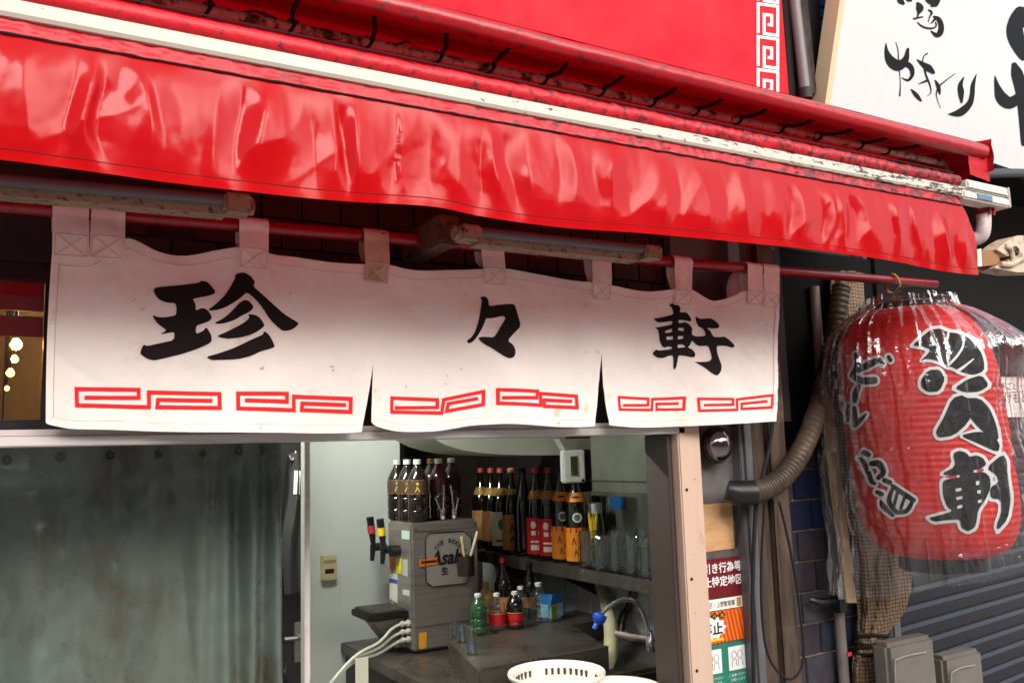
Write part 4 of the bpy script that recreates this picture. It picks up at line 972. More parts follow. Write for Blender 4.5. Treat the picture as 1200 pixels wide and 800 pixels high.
smallb = [ZC([(155, 272, 14), (165, 320, 30), (143, 362, 26)]), ZC([(240, 302, 26), (205, 320, 30), (168, 340, 22)]), ZC([(146, 368, 24), (185, 385, 30), (235, 384, 30)]), ZC([(258, 296, 16), (270, 312, 18)]), ZC([(296, 284, 16), (304, 298, 16)]),
          ZC([(168, 408, 20), (155, 440, 26), (152, 472, 18)]), ZC([(124, 492, 16), (122, 530, 20), (120, 555, 14)]), ZC([(150, 502, 18), (152, 545, 24), (150, 575, 22)]), ZC([(150, 575, 22), (172, 555, 20), (200, 528, 8)]),
          ZD([(118, 472, 22), (138, 482, 20)]), ZD([(95, 495, 10), (118, 515, 22), (132, 558, 16)]), ZD([(150, 520, 22), (182, 520, 28), (200, 555, 26), (180, 580, 20)]), ZD([(140, 560, 18), (150, 595, 20), (165, 605, 12)]),
          ZD([(205, 590, 20), (228, 600, 22)]), ZD([(172, 640, 16), (195, 650, 20)]), ZD([(190, 680, 12), (200, 700, 24), (240, 740, 14)]), ZD([(240, 615, 18), (290, 650, 22), (330, 675, 20)]), ZD([(240, 625, 14), (225, 680, 22), (255, 725, 18)]), ZD([(325, 680, 16), (300, 720, 20), (255, 728, 16)]), ZD([(262, 640, 14), (245, 700, 14)]), ZD([(295, 655, 14), (275, 710, 14)])]
for P in smallb:
    wht.append([brush(P, 3.0)]); bl.append([brush(P, 0)])
lay("outline", wht, lsurf(.0036), white_print, lan, 4)
lay("kanji", bl, lsurf(.0050), mat("lantern_ink", s(14, 13, 15), .6, spec=.15), lan, 4)
cuts = [ZA([(352, 165, 13), (345, 205, 17), (325, 238, 20)]), ZA([(450, 185, 13), (450, 255, 15), (410, 325, 16), (352, 385, 19)]), ZA([(520, 345, 7), (458, 395, 17), (408, 430, 23)])]
lay("outline", [[brush(P)] for P in cuts], lsurf(.0062), white_print, lan, 4)
# bag
bag_m = glassy("clear_polythene", (.97, .97, .97, 1), base=.075, milk=.03, rough=.045, bump=(16., .6), grazing=.6)
right = Vector((.56, -.828, 0)); Bzt = Lzt + .035; Bzb = Lzb - .05
def bagf(u, v):
    th = 2 * math.pi * u; dirv = Vector((math.cos(th), math.sin(th), 0)); k_ = dirv.dot(right); fr_ = -dirv.dot(Vector((.828, .56, 0)))
    zb_ = Bzb + .075 * k_ - .012 + .012 * noise.noise((dirv.x * 3, dirv.y * 3, 5))
    z = Bzt + (zb_ - Bzt) * v
    ztop = min(max((Bzt - z) / .16, 0), 1)
    r0_ = lr(min(max(z, Lzb + .09), Lzt - .002)) + .012
    r_ = r0_ + .02 * max(0, k_) * ztop + .020 * max(0, -k_) * min(v * 1.2, 1)
    r_ += max(0, k_) ** 2 * (.055 * math.exp(-((z - (Lzt - .16)) / .07) ** 2) + .05 * max(0, v - .5) * 2)
    r_ += .055 * max(0, -k_) ** 1.5 * min(max((v - .15) * 1.6, 0), 1) + .03 * max(0, v - .8) * 5 * .6
    wq = .25 * noise.noise((dirv.x * 3, dirv.y * 3, z * 3 + 8))
    r_ += (.008 + .016 * abs(noise.noise((dirv.x * 5, dirv.y * 5, z * 2.2))) + .022 * ridge((dirv.x * 5 + wq, dirv.y * 5, z * 2.2))) * min(ztop + .3, 1)
    r_ += .030 * max(0, ridge((dirv.x * 7 + wq, dirv.y * 7, z * .9 + 12)) - .55)
    r_ += .010 * max(0, ridge((dirv.x * 11 + wq * 2, dirv.y * 11, z * 4 + 3)) - .2) + .004 * ridge((dirv.x * 24, dirv.y * 24, z * 12 + 3))
    r_ = max(r_, r0_ - .004)
    return Vector((lc(z).x, LC.y, z + (.02 * noise.noise((dirv.x * 4, dirv.y * 4, 1)) if v == 0 else 0))) + dirv * r_
m_ = MB(); m_.grid(bagf, 260, 150, wrap=True)
tag(m_.build("plastic_bag", bag_m, None, True, 80), "clear crinkled plastic bag pulled over the big red lantern", "bag")

# ------------------------------------------------------------------ hanging curtain and the dark doorway beside it
CY = .5
cxr = at(331, 600, CY).x
gz = lambda x: at(8, 537, CY).z + .012 * x
cur = thing("vinyl_curtain", (-.1, CY, 1.6), "grimy grey-green vinyl curtain with eyelets left of the white kitchen wall", "curtain")
gr_px = [8, 71, 130, 187, 236, 281, 308]
grx = [-.75, -.6, -.45, -.3, -.16] + [at(p, 532, CY).x for p in gr_px]
def curf(u, v):
    x = -.85 + (cxr + .85) * u; z = gz(x) + .036 - v * 1.47
    k_ = min(max((x - .40) / .2, 0), 1)
    y = .020 * noise.noise((x * 6, z * .5, 3)) + (.016 * math.sin(x * 34 + z * 1.2) * (1 - k_) + .024 * math.sin(x * 92 + z * .6) * k_) * min(1, .35 + v * 3)
    y += .017 * ridge((x * 7 + z * .8, z * .6, 9)) + .0035 * noise.noise((x * 30, z * 22, 2)) + .003 * ridge((x * 9, z * 14, 6))
    z += -.006 * abs(math.sin(x * 52)) * max(0, 1 - v * 12)
    return Vector((x + .012 * noise.noise((x * 5, z * 2, 1)) * v, CY + y, z))
m_ = MB(); m_.grid(curf, 420, 110); m_.build("sheet", vinyl_grey, cur, True, 80)
for x in grx:
    m_ = MB(); cc = curf((x + .85) / (cxr + .85), .0255) + Vector((0, -.004, 0)); m_.tube([cc + Vector((.0085 * math.cos(i * .5236), 0, .0085 * math.sin(i * .5236))) for i in range(12)], .0026, 6, closed=True); m_.build("eyelet", steel_dark, cur)
m_ = MB(); m_.tube([(-1.29, CY + .02, gz(-1.29) + .03), (.7, CY + .02, gz(.7) + .03)], .008, 10); tag(m_.build("curtain_rod", steel_dark), "thin steel rod holding the grimy grey-green vinyl curtain", "rod")
# passage door with hook and lever, near-black standing in for the gap's darkness
dx0, dx1 = at(322, 650, 1.3).x, at(356, 650, 1.3).x
dr = thing("passage_door", ((dx0 + dx1) / 2, 1.3, .02), "narrow strip of a door, blackened for the dark gap, between curtain and white wall", "door")
m_ = MB(); m_.span((dx0 - .5, 1.3, .03), (dx1, 1.33, 2.2)); m_.build("door_slab", mat("gap_darkness_black", s(30, 28, 26), .35), dr, False)
m_ = MB(); h = at(350, 745, 1.29); m_.tube(cr([h + Vector((.0, 0, 0)), h + Vector((-.005, -.03, 0)), h + Vector((-.06, -.03, .002))], 4), .008, 8); m_.box(h + Vector((0, .004, -.02)), (.03, .008, .14), None, 0, .003); m_.build("lever_handle", steel, dr)
m_ = MB(); h = at(345, 535, 1.28); m_.tube(cr([h + Vector((.01, .015, .02)), h, h + Vector((-.012, -.01, -.012)), h + Vector((-.02, -.004, .006))], 4), .004, 6); m_.build("coat_hook", chrome, dr)
m_ = MB(); q = at(345, 563, 1.27); m_.grid(lambda u, v: q + Vector(((u - .5) * .05 * (1 + .6 * v) + .008 * math.sin(v * 7), .012 * math.sin(u * 7 + v * 3), .1 - .5 * v)), 8, 16); tag(m_.build("hanging_cloth", mat("dark_cloth", s(40, 38, 36), .8)), "dark cloth hanging from the hook in the passage beside the curtain", "cloth")
m_ = MB(); q = at(348, 565, 1.262); m_.box(q, (.022, .004, .085), Matrix.Rotation(.05, 3, 'Y')); tag(m_.build("price_tag", paper, None, False), "small white tag hanging in the dark gap beside the curtain", "tag")
m_ = MB(); a = at(359.5, 650, .62); m_.span((a.x - .006, .62, .02), (a.x + .010, .66, 1.9), 0, .002); m_.build("aluminium_jamb", alu, bld, False)
m_ = MB(); q = atZ(298, 822, .78)
m_.grid(lambda u, v: q + Vector((.10 * math.cos(6.283 * u) * math.sin(math.pi * (.08 + .92 * v)) * (1 + .3 * noise.noise((math.cos(6.283 * u) * 2, math.sin(6.283 * u) * 2, v * 4))), .08 * math.sin(6.283 * u) * math.sin(math.pi * (.08 + .92 * v)) - .12, .20 - .34 * v + .02 * noise.noise((u * 9 if u < 1 else 0, v * 7, 2)))), 24, 16)
tag(m_.build("rubbish_bag", mat("black_bag_film", s(26, 24, 28), .18, coat=.6, bump=(30, .6, .01))), "shiny black rubbish bag bunched at the curtain's bottom right corner", "bag")

# ------------------------------------------------------------------ kitchen fittings
ZC_, ZSH = .85, 1.155
cl = atZ(412, 759, ZC_).x
ct = thing("steel_counter", (1.6, 1.1, .02), "dark stainless counter carrying the beer server and sink", "counter")
m_ = MB(); m_.span((cl, .62, ZC_ - .04), (2.245, 1.748, ZC_), 0, .004); m_.build("top", steel_dark, ct, False)
m_ = MB(); m_.span((cl + .02, .66, .021), (2.24, 1.74, ZC_ - .042)); m_.build("base_cabinet", mat("cabinet_dark_grey", s(60, 56, 52), .5, .4), ct, False)  # plain dark grey base
m_ = MB()
for a, b_ in (((1.3, .26, .5), (1.315, .618, .84)), ((2.23, .26, .5), (2.244, .618, .84)), ((1.316, .26, .5), (2.229, .275, .80)), ((1.316, .6, .5), (2.229, .618, .84)), ((1.316, .276, .5), (2.229, .599, .51))): m_.span(a, b_)
m_.build("sink", steel_dark, ct, False)
m_ = MB(); lx0 = atZ(540, 778, .93).x
m_.prism([(1.35, .67, .852), (1.87, .67, .852), (2.0, 1.08, .852), (2.2, 1.12, .852), (2.2, 1.35, .852), (1.72, 1.35, .852), (1.70, 1.13, .852), (1.47, 1.13, .852)], (0, 0, .078)); m_.prism([(1.36, .665, .9305), (1.868, .665, .9305), (1.874, .69, .9305), (1.37, .69, .9305)], (0, 0, .006)); m_.build("raised_ledge", steel_dark, ct, False)
m_ = MB(); m_.span((2.225, 1.2, ZSH + .002), (2.238, 2.29, 2.29)); m_.build("dark_back_panel", mat("dark_brown_panel", s(34, 27, 24), .6), bld, False)  # very dark brown sheet over the wall behind the bottles
# wall shelf with bottles and glasses
sf = thing("wall_shelf", (2.1, 1, ZSH - .035), "dark steel wall shelf holding sake bottles and beer mugs", "shelf")
m_ = MB(); m_.span((1.97, .31, ZSH - .034), (2.242, 1.95, ZSH), 0, .003); m_.build("board", steel_dark, sf, False)
m_ = MB(); m_.span((1.965, .31, ZSH - .036), (1.969, 1.95, ZSH + .012)); m_.build("lip", steel_dark, sf, False)
for yy in (.5, 1.2, 1.8):
    m_ = MB(); m_.prism([(2.0, yy, ZSH - .0365), (2.24, yy, ZSH - .0365), (2.24, yy, ZSH - .16)], (0, .012, 0)); m_.build("bracket", iron_dark, sf, False)
m_ = MB(); m_.span((2.2405, .32, ZSH + .002), (2.246, 1.2, 1.48)); m_.build("splashback", mat("greenish_steel", s(128, 130, 118), .35, .6, layers=[('noise', 6., .4, .7, s(96, 98, 88), .7)]), bld, False)
hz = atX(770, 582, 1.95).z; hy = atX(693, 560, 1.95).y
hd_ = thing("range_hood", (2.1, .7, hz), "greasy grey steel cabinet hung above the beer mugs", "cabinet")
m_ = MB(); m_.span((1.95, .3, hz), (2.238, hy, 2.1), 0, .004); m_.build("carcass", bpy.data.materials["greenish_steel"], hd_, False)
m_ = MB(); m_.span((1.944, .3, hz - .004), (1.9495, hy, hz + .012)); m_.span((1.944, .3, hz + .05), (1.9485, hy, hz + .053)); m_.build("bottom_rail", steel_dark, hd_, False)
m_ = MB(); a0, a1 = at(771, 650, .29).x, at(786, 650, .29).x
m_.span((a0, .27, .03), (a1 + .1, .30, 2.0)); m_.span((a0 + .018, .266, .03), (a0 + .022, .2695, 1.62)); m_.build("steel_upright", mat("green_grey_steel_frame", s(104, 106, 96), .4, .4), bld, False)
bd = thing("ceiling_duct", at(600, 525, 1.1), "curved cream duct under the kitchen ceiling above the sake bottles", "duct")
m_ = MB(); m_.prism([at(x, y, 1.1) for x, y in ((498, 505), (508, 514), (522, 521), (540, 526.5), (560, 530), (585, 532), (620, 533), (662, 533), (662, 490), (498, 490))], (0, .35, 0)); m_.build("casing", mat("cream_duct", s(206, 208, 190), .5), bd, True, 25)
m_ = MB(); m_.prism([at(x, y, 1.0) for x, y in ((655, 514), (700, 513), (722, 513), (707, 527), (690, 526), (662, 526))], (0, .04, 0)); m_.prism([at(x, y, .995) for x, y in ((702, 516), (718, 515.5), (707, 524.5))], (0, .004, 0), 1); m_.build("vent_flap", [alu, iron_dark], bd, False)
# control box on the cabinet's end
cx_ = thing("control_box", at(671, 546, .98), "white control box with a dark display under the ceiling duct", "control box")
Rz = Matrix.Rotation(-.35, 3, 'Z'); c = at(671, 546, .98); w_ = 26 * mpp(c); h_ = 38 * mpp(c)
m_ = MB(); m_.box(c, (w_, .06, h_), Rz, 0, .005); m_.build("case", mat("appliance_white", s(214, 214, 206), .4), cx_, False)
m_ = MB(); m_.box(c + Rz @ Vector((-.002, -.0315, .002)), (w_ * .3, .003, h_ * .58), Rz); m_.build("display", mat("olive_display", s(70, 66, 34), .2), cx_, False)
m_ = MB(); m_.lathe([(.006, 0), (.006, .003), (0, .003)], c + Rz @ Vector((w_ * .36, -.031, -h_ * .43)), 10, 0, Rz @ R90); m_.build("knob", iron_dark, cx_)
th = thing("wall_thermostat", at(385, 665, 1.74), "small beige thermostat on the white kitchen wall", "thermostat")
c = at(385, 665, 1.738); w_ = 18 * mpp(c); h_ = 29 * mpp(c)
m_ = MB(); m_.box(c, (w_, .024, h_), None, 0, .004); m_.build("case", mat("beige_plastic", s(206, 192, 150), .45), th, False)
m_ = MB(); m_.box(c + Vector((0, -.0125, -h_ * .12)), (w_ * .6, .002, h_ * .18)); m_.build("display", mat("dark_red_display", s(70, 20, 16), .2), th, False)
m_ = MB(); m_.box(c + Vector((0, -.0125, h_ * .26)), (w_ * .8, .002, h_ * .12)); m_.build("grille", mat("thermostat_grille", s(150, 138, 104), .5), th, False)
bs = MB(); q = atX(724, 588, 2.238); bs.box(q, (.003, .10, .055)); tag(bs.build("blue_sticker", mat("blue_sticker_face", s(30, 86, 140), .4), None, False), "blue rectangular sticker on the steel splashback above the mugs", "sticker")

# beer server
s0 = atZ(484, 767, ZC_); sx = s0.x; sy = s0.y
sx1 = at(562, 700, sy).x; sz1 = at(482, 613, sy).z; sy1 = atX(455, 690, sx).y
sv = thing("beer_server", ((sx + sx1) / 2, (sy + sy1) / 2, ZC_), "stainless beer server with two black taps and a black-lettered front plate", "beer server")
m_ = MB(); m_.span((sx, sy, ZC_ + .012), (sx1, sy1, sz1), 0, .008); m_.build("body", mat("server_steel", s(168, 158, 150), .26, .6, layers=[('noise', (3, 3, 60), .4, .7, s(112, 104, 98), .5)]), sv, True, 30)
m_ = MB(); m_.span((sx + .01, sy + .01, ZC_ + .001), (sx1 - .01, sy1 - .01, ZC_ + .011)); m_.build("foot", black_plastic, sv, False)
def sf_(px, py, d=.001): 
    p = at(px, py, sy); return Vector((p.x, sy - d, p.z))
oct_ = [(502, 624), (543, 622), (552, 630), (553, 672), (546, 683), (507, 687), (499, 681), (498, 631)]
m_ = MB(); m_.prism([sf_(x, y, .0015) for x, y in oct_], (0, .001, 0)); m_.build("logo_plate", mat("logo_silver", s(176, 168, 160), .35, .4), sv, False)
m_ = MB(); m_.tube([sf_(x, y, .002) for x, y in oct_], .0022, 5, closed=True); m_.build("plate_border", blk, sv)
m_ = MB(); p0_ = Vector((sx + .012, sy - .0008, sz1 - .035)); m_.span(p0_, (sx1 - .012, sy - .0002, sz1 - .033)); m_.span((sx + .012, sy - .0008, ZC_ + .10), (sx1 - .012, sy - .0002, ZC_ + .102)); m_.build("panel_joint", blk, sv, False)
for xx in (sx + .018, sx1 - .018):
    for zz in (sz1 - .02, ZC_ + .03):
        m_ = MB(); m_.lathe([(.005, 0), (.005, .002), (0, .003)], (xx, sy - .0005, zz), 8, 0, R90); m_.build("screw", steel, sv)
c = sf_(525, 652, .0026); mx_ = mpp(c) * 1.12
shear = lambda x, y: c + Vector((x + .25 * y, 0, y + .02 * x))
text_on("lettering", "Asahi", shear, 40 * mx_, 15 * mx_, blk, sv, .03)
text_on("lettering", "生", lambda x, y: sf_(521, 668, .0026) + Vector((x, 0, y)), 8 * mx_, 8 * mx_, blk, sv, .02)
for i, ch in enumerate("THE BEER"):
    if ch == ' ': continue
    th_ = math.pi * (.82 - .64 * i / 7)
    text_on("lettering", ch, lambda x, y: sf_(525, 650, .0026) + Vector((.062 * math.cos(th_) + x * math.sin(th_) + y * math.cos(th_), 0, .058 * math.sin(th_) - x * math.cos(th_) + y * math.sin(th_))), 3.4 * mx_, 4.5 * mx_, blk, sv, .01)
m_ = MB(); p_ = [sf_(x, y, .003) for x, y in ((491, 655), (512, 652), (512, 661), (491, 664))]; m_.prism(p_, (0, .001, 0)); m_.build("orange_label", mat("orange_label_face", s(226, 120, 40), .5), sv, False)
m_ = MB(); p_ = [sf_(x, y, .0034) for x, y in ((493, 657.5), (511, 655.3), (511, 658), (493, 660.2))]; m_.prism(p_, (0, .0006, 0)); m_.build("black_bar", blk, sv, False)
m_ = MB(); p_ = [sf_(x, y, .0012) for x, y in ((491, 741), (500, 740), (499, 759), (491, 760))]; m_.prism(p_, (0, .001, 0)); m_.build("amber_label", mat("amber_label_face", s(220, 150, 30), .5), sv, False)
def sl(px, py, d=.0012):
    p = atX(px, py, sx); return Vector((sx - d, p.y, p.z))
for nm, pts, col in (("pale_label", ((471, 621), (480, 622), (480, 632), (471, 631)), s(190, 214, 206)), ("yellow_label", ((464, 654), (471, 653), (471, 672), (464, 671)), s(220, 210, 40)), ("grey_label", ((472, 655), (478, 655), (478, 675), (472, 673)), s(180, 176, 170)), ("red_label", ((457, 652), (463, 652), (463, 668), (457, 667)), s(190, 70, 50)), ("white_label", ((457, 671), (466, 672), (466, 706), (457, 701)), s(226, 218, 206)), ("blue_band", ((457, 677), (466, 678.5), (466, 684), (457, 682)), s(50, 90, 180)), ("grey_label", ((472, 690), (480, 691), (480, 698), (472, 696)), s(206, 206, 196))):
    m_ = MB(); m_.prism([sl(x, y, .0014 if nm != "blue_band" else .0024) for x, y in pts], (.001, 0, 0)); m_.build(nm, mat(nm + "_face", col, .5), sv, False)
for px, yel in ((441, 0), (450, 1)):
    c = atX(px + 14, 640, sx) ; t0 = Vector((sx - .055, c.y - (.0 if yel else -.03), at(px, 640, sy).z))
    m_ = MB(); m_.tube([(sx, t0.y, t0.z - .03), (sx - .05, t0.y, t0.z - .03)], .017, 10); m_.tube([t0 + Vector((0, 0, -.02)), t0 + Vector((-.006, 0, -.085))], [.014, .009], 10); fc = m_.build("tap", black_plastic, sv)
    m_ = MB(); m_.tube([t0 + Vector((0, 0, -.02)), t0 + Vector((-.004, 0, .02)), t0 + Vector((-.014, 0, .095))], [.010, .014, .016], 10); m_.build("handle", black_plastic, fc)
    m_ = MB(); m_.tube([t0 + Vector((-.006, 0, .028)), t0 + Vector((-.010, 0, .060))], .0165, 10); m_.build("collar", ylw if yel else rd, fc)
m_ = MB(); m_.tube([(sx + .0, (sy + sy1) / 2, t0.z - .035), (sx - .04, (sy + sy1) / 2, t0.z - .035)], .022, 10); m_.build("dial", black_plastic, sv)
tz_ = atX(479, 712, sx).z; ty0, ty1 = sy + .03, sy1 - .02; tw_ = .17
m_ = MB(); m_.span((sx - tw_, ty0, tz_ - .035), (sx - .002, ty1, tz_ - .008), 0, .004); tr_ = m_.build("drip_tray", black_plastic, sv, False)
for i in range(9):
    m_ = MB(); yy = ty0 + .02 + i * (ty1 - ty0 - .04) / 8; m_.span((sx - tw_ + .012, yy - .005, tz_ - .0075), (sx - .012, yy + .005, tz_)); m_.build("slat", steel_dark, tr_, False)
m_ = MB(); m_.prism([(sx - .002, ty0 + .03, tz_ - .036), (sx - tw_ + .03, ty0 + .03, tz_ - .036), (sx - .05, ty0 + .03, tz_ - .15), (sx - .002, ty0 + .03, tz_ - .15)], (0, ty1 - ty0 - .06, 0)); m_.build("tray_bracket", steel, sv, False)
hoses = MB()
for i in range(3):
    f0 = sl(478 - i * .5, 729 + i * 9, 0); f0.y = sy + .03
    m_ = MB(); m_.lathe([(.012, 0), (.014, .004), (.014, .012), (.009, .014), (.009, .024), (.012, .026), (.012, .036), (.006, .038)], f0, 10, 0, Matrix.Rotation(-math.pi / 2, 3, 'Y')); m_.build("hose_fitting", mat("ivory_fitting", s(196, 190, 176), .4), sv)
    hoses = MB(); e_ = at(412 - i * 2, 772 + i * 4, sy - .05)
    hoses.tube(cr([f0 + Vector((-.036, 0, 0)), f0 + Vector((-.08, -.01, -.012)), (f0 + e_) / 2 + Vector((-.01, 0, -.005)), e_, e_ + Vector((-.15, -.02, -.13))], 6), .0062, 8); hoses.build("hose", mat("milky_hose", s(190, 190, 174), .3), sv)
# utensil cup clipped on the server's right
uc = thing("utensil_cup", at(545, 672, sy - .05), "dark cup of wooden-handled utensils on the beer server's front corner", "cup")
c = at(546, 674, sy - .045)
m_ = MB(); m_.lathe([(.034, 0), (.038, .08), (.035, .08), (.032, .006), (0, .006)], c, 18); m_.build("cup", mat("smoked_cup", s(46, 34, 28), .2), uc)
for dx, dz, ln in ((-.01, .01, .075), (.028, .02, .09)):
    m_ = MB(); m_.tube([c + Vector((0, 0, .02)), c + Vector((dx * .8, -.006, .08)), c + Vector((dx * 1.9, -.01, .08 + ln))], [.005, .005, .008], 8); m_.build("wooden_handle", mat("pale_wood", s(206, 186, 146), .6), uc)

# bottles
glass_dk = mat("dark_bottle_glass", s(20, 14, 12), .06, coat=1.)
glass_gn = mat("green_bottle_plastic", s(70, 120, 80), .08, trans=.6, coat=.6)
pet_dk = mat("cola_dark_bottle", s(26, 16, 12), .08, coat=.8)
pet_rd = mat("dark_red_bottle", s(64, 14, 14), .08, coat=.8)
pet_cl = glassy("clear_bottle", (.93, .95, .93, 1), .06, .02, .04, grazing=.9, power=2.2)
cap_w = mat("white_cap", s(224, 222, 214), .4)
SAKE = [(.044, 0), (.0505, .006), (.0515, .03), (.0515, .215), (.048, .245), (.034, .288), (.022, .322), (.0165, .35), (.0155, .372), (.018, .374), (.018, .381), (.0155, .383)]
PET = [(.034, 0), (.044, .010), (.0445, .05), (.042, .056), (.0445, .062), (.0445, .11), (.042, .116), (.0445, .122), (.0445, .19), (.042, .212), (.030, .245), (.018, .268), (.0145, .277), (.0145, .288)]
def towards(p): 
    d = CAM - p; return math.atan2(d.y, d.x)
def bottle(name, label, base, h, prof, gm, capm, bands=(), group=None, tilt=None, fat=1.):
    """bands: (z0, z1, material) as fractions of height, wrapped round; plus marks"""
    H = prof[-1][1]; k_ = h / H
    t = thing(name, base, label, "bottle", group)
    pr = [(r_ * k_ * fat, z * k_) for r_, z in prof]
    m_ = MB(); m_.lathe(pr, base, 20); m_.build("glass", gm, t)
    rc_ = pr[-1][0] * 1.2
    m_ = MB(); m_.lathe([(rc_, h - .004), (rc_, h + .016 * k_), (rc_ * .8, h + .02 * k_), (0, h + .02 * k_)], base, 14); m_.build("cap", capm, t)
    def rad(z):
        return lerp_pts([(zz, rr_) for rr_, zz in pr], z)
    for bn in bands:
        z0, z1, bm2 = bn[0] * h, bn[1] * h, bn[2]
        m_ = MB(); zz = [z0 + (z1 - z0) * q / 4 for q in range(5)]
        vs = []; 
        for z in zz:
            for j in range(24): 
                w2 = 6.2832 * j / 24; vs.append(Vector((math.cos(w2), math.sin(w2), 0)) * (rad(z) + .0008) + base + Vector((0, 0, z)))
        m_.add(vs, [(i * 24 + j, i * 24 + (j + 1) % 24, (i + 1) * 24 + (j + 1) % 24, (i + 1) * 24 + j) for i in range(4) for j in range(24)])
        lo = m_.build(bn[3] if len(bn) > 3 else "label_band", bm2, t)
        for mk in (bn[4] if len(bn) > 4 else ()):     # marks: (kind, x, y, w, h, mat) in metres/fractions
            kind, ax, fy, mw, mh, mm = mk
            th0 = towards(base)
            def cyl(x, z, d=.0016): 
                a = th0 + x / max(rad(z), .01); return base + Vector((math.cos(a), math.sin(a), 0)) * (rad(z) + d) + Vector((0, 0, z))
            zc_ = z0 + (z1 - z0) * fy; b = MB()
            if kind == 'disc':
                b.add([cyl(ax, zc_)] + [cyl(ax + mw / 2 * math.cos(i * .3927), zc_ + mh / 2 * math.sin(i * .3927)) for i in range(16)], [(0, i + 1, (i + 1) % 16 + 1) for i in range(16)])
            elif kind == 'figure':
                for (xa, za, xb, zb_) in ((0, .5, -.4, -.5), (0, .3, .4, -.5), (-.35, .1, .35, .15)):
                    b.add([cyl(ax + xa * mw - mw * .09, zc_ + za * mh), cyl(ax + xa * mw + mw * .09, zc_ + za * mh), cyl(ax + xb * mw + mw * .09, zc_ + zb_ * mh), cyl(ax + xb * mw - mw * .09, zc_ + zb_ * mh)], [(0, 1, 2, 3)])
            else:
                b.grid(lambda u, v: cyl(ax + (u - .5) * mw, zc_ + (v - .5) * mh), 4, 1)
            b.build("label_mark", mm, lo, False)
    return t
lred = mat("red_label", s(190, 26, 26), .5); lor = mat("orange_label_paper", s(226, 132, 30), .5); lcr = mat("cream_label", s(222, 214, 186), .6); lbr = mat("brown_paper_label", s(176, 116, 66), .7); lgd = mat("gold_label", s(172, 126, 64), .5); lwh = mat("white_label_paper", s(226, 222, 212), .6); lgn = mat("dull_green_mark", s(96, 110, 80), .6)
kt_red = mat("dull_red_cap", s(170, 70, 56), .4)
XB = 2.085
specs = [(565, 'a'), (577, 'a'), (588, 'b'), (601, 'c'), (615, 'd'), (630, 'e'), (645, 'e'), (660, 'f'), (677, 'f')]
capt = {565: 547, 577: 547, 588: 547, 601: 547, 615: 547, 630: 546, 645: 547, 660: 556, 677: 560}
sl_lab = {565: "black sake bottle at the far left end of the shelf row, brown neck label", 577: "second black sake bottle from the left on the shelf", 588: "sake bottle with a cream label and round pale emblem", 601: "sake bottle wrapped in plain brown paper label", 615: "unlabelled black sake bottle between brown and red labels", 630: "left of the two red-labelled sake bottles", 645: "right of the two red-labelled sake bottles", 660: "left of the two orange-labelled sake bottles with round emblem", 677: "right of the two orange-labelled sake bottles, nearest the mugs"}
for px, kd in specs:
    yb_ = 634 + .17 * (px - 565)
    q = atX(px, yb_, XB); yv = q.y; base = Vector((XB, yv, ZSH + .001))
    ht = atX(px, capt[px], XB); h = .375
    neck = (.70, .80, lgd, "neck_label")
    if kd == 'a': bands = [(.12, .50, lbr if px == 577 else lgd, "body_label"), neck]
    elif kd == 'b': bands = [(.08, .50, lcr, "body_label", (('disc', 0, .62, .05, .075, lwh), ('disc', 0, .62, .03, .05, lgn), ('bar', 0, .15, .06, .012, lgn))), neck]
    elif kd == 'c': bands = [(.05, .48, lbr, "body_label", (('figure', 0, .6, .03, .04, blk), ('figure', .002, .3, .03, .03, blk))), (.72, .79, lgd, "neck_label")]
    elif kd == 'd': bands = []
    elif kd == 'e': bands = [(.05, .47, lred, "body_label", (('disc', -.016, .80, .024, .032, lwh), ('bar', .018, .82, .02, .024, lwh), ('bar', -.016, .58, .020, .018, lwh), ('bar', .016, .58, .022, .018, lwh), ('bar', 0, .34, .06, .008, lwh), ('bar', 0, .18, .06, .022, lwh))), (.69, .79, lbr, "neck_label")]
    else: bands = [(.04, .40, lor, "body_label", (('bar', 0, .93, .1, .02, lred), ('figure', -.012, .6, .022, .03, blk), ('figure', .016, .45, .022, .03, blk), ('figure', -.004, .25, .022, .028, blk), ('bar', .034, .5, .008, .05, lred))), (.46, .56, glass_dk, "shoulder_band", (('disc', .004, .5, .040, .040, lwh), ('disc', .004, .5, .028, .028, lgn))), (.68, .78, lor, "neck_label", (('bar', 0, .5, .03, .008, blk),))]
    bottle("sake_bottle", sl_lab[px], base, h, SAKE, glass_dk, [kt_red, kt_red, kt_red, lgd, blk, rd, kt_red, blk, blk][[p_ for p_, _ in specs].index(px)], bands, "sake bottles on the wall shelf", fat=.92)
# big PET bottles on the server
zt_ = sz1 + .001
for i, (px, yv, gm, cm_, lab) in enumerate(((466, sy + .225, pet_dk, cap_w, "leftmost dark PET bottle with white cap on the beer server"), (478, sy + .135, pet_dk, cap_w, "second dark PET bottle with white cap on the beer server"), (490, sy + .046, pet_dk, cap_w, "third dark PET bottle with white cap on the beer server"), (506, sy + .21, pet_dk, lgd, "gold-capped dark PET bottle in the middle of the server's top"), (515, sy + .115, pet_rd, cap_w, "dark red PET bottle behind the tongs on the beer server"), (530, sy + .20, pet_rd, cap_w, "right-hand dark red PET bottle with white cap behind the tongs"))):
    p = at(px, 610, yv); base = Vector((p.x, yv, zt_))
    bands = [(.47, .72, mat("band_%s" % ("a" if i < 4 else "b"), s(74, 54, 36) if i < 4 else s(60, 18, 16), .4), "label_band", (('figure', 0, .35, .022, .022, mat("gold_mark", s(220, 190, 90), .4)), ('disc', 0, .72, .010, .010, bpy.data.materials.get("gold_mark") or lgd), ('bar', 0, .96, .09, .003, lgd), ('bar', 0, .04, .09, .003, lgd)) if i < 3 else ())]
    bottle("pet_bottle", lab, base, .235, PET, gm, cm_, bands, "PET bottles standing on the beer server", fat=1.14)
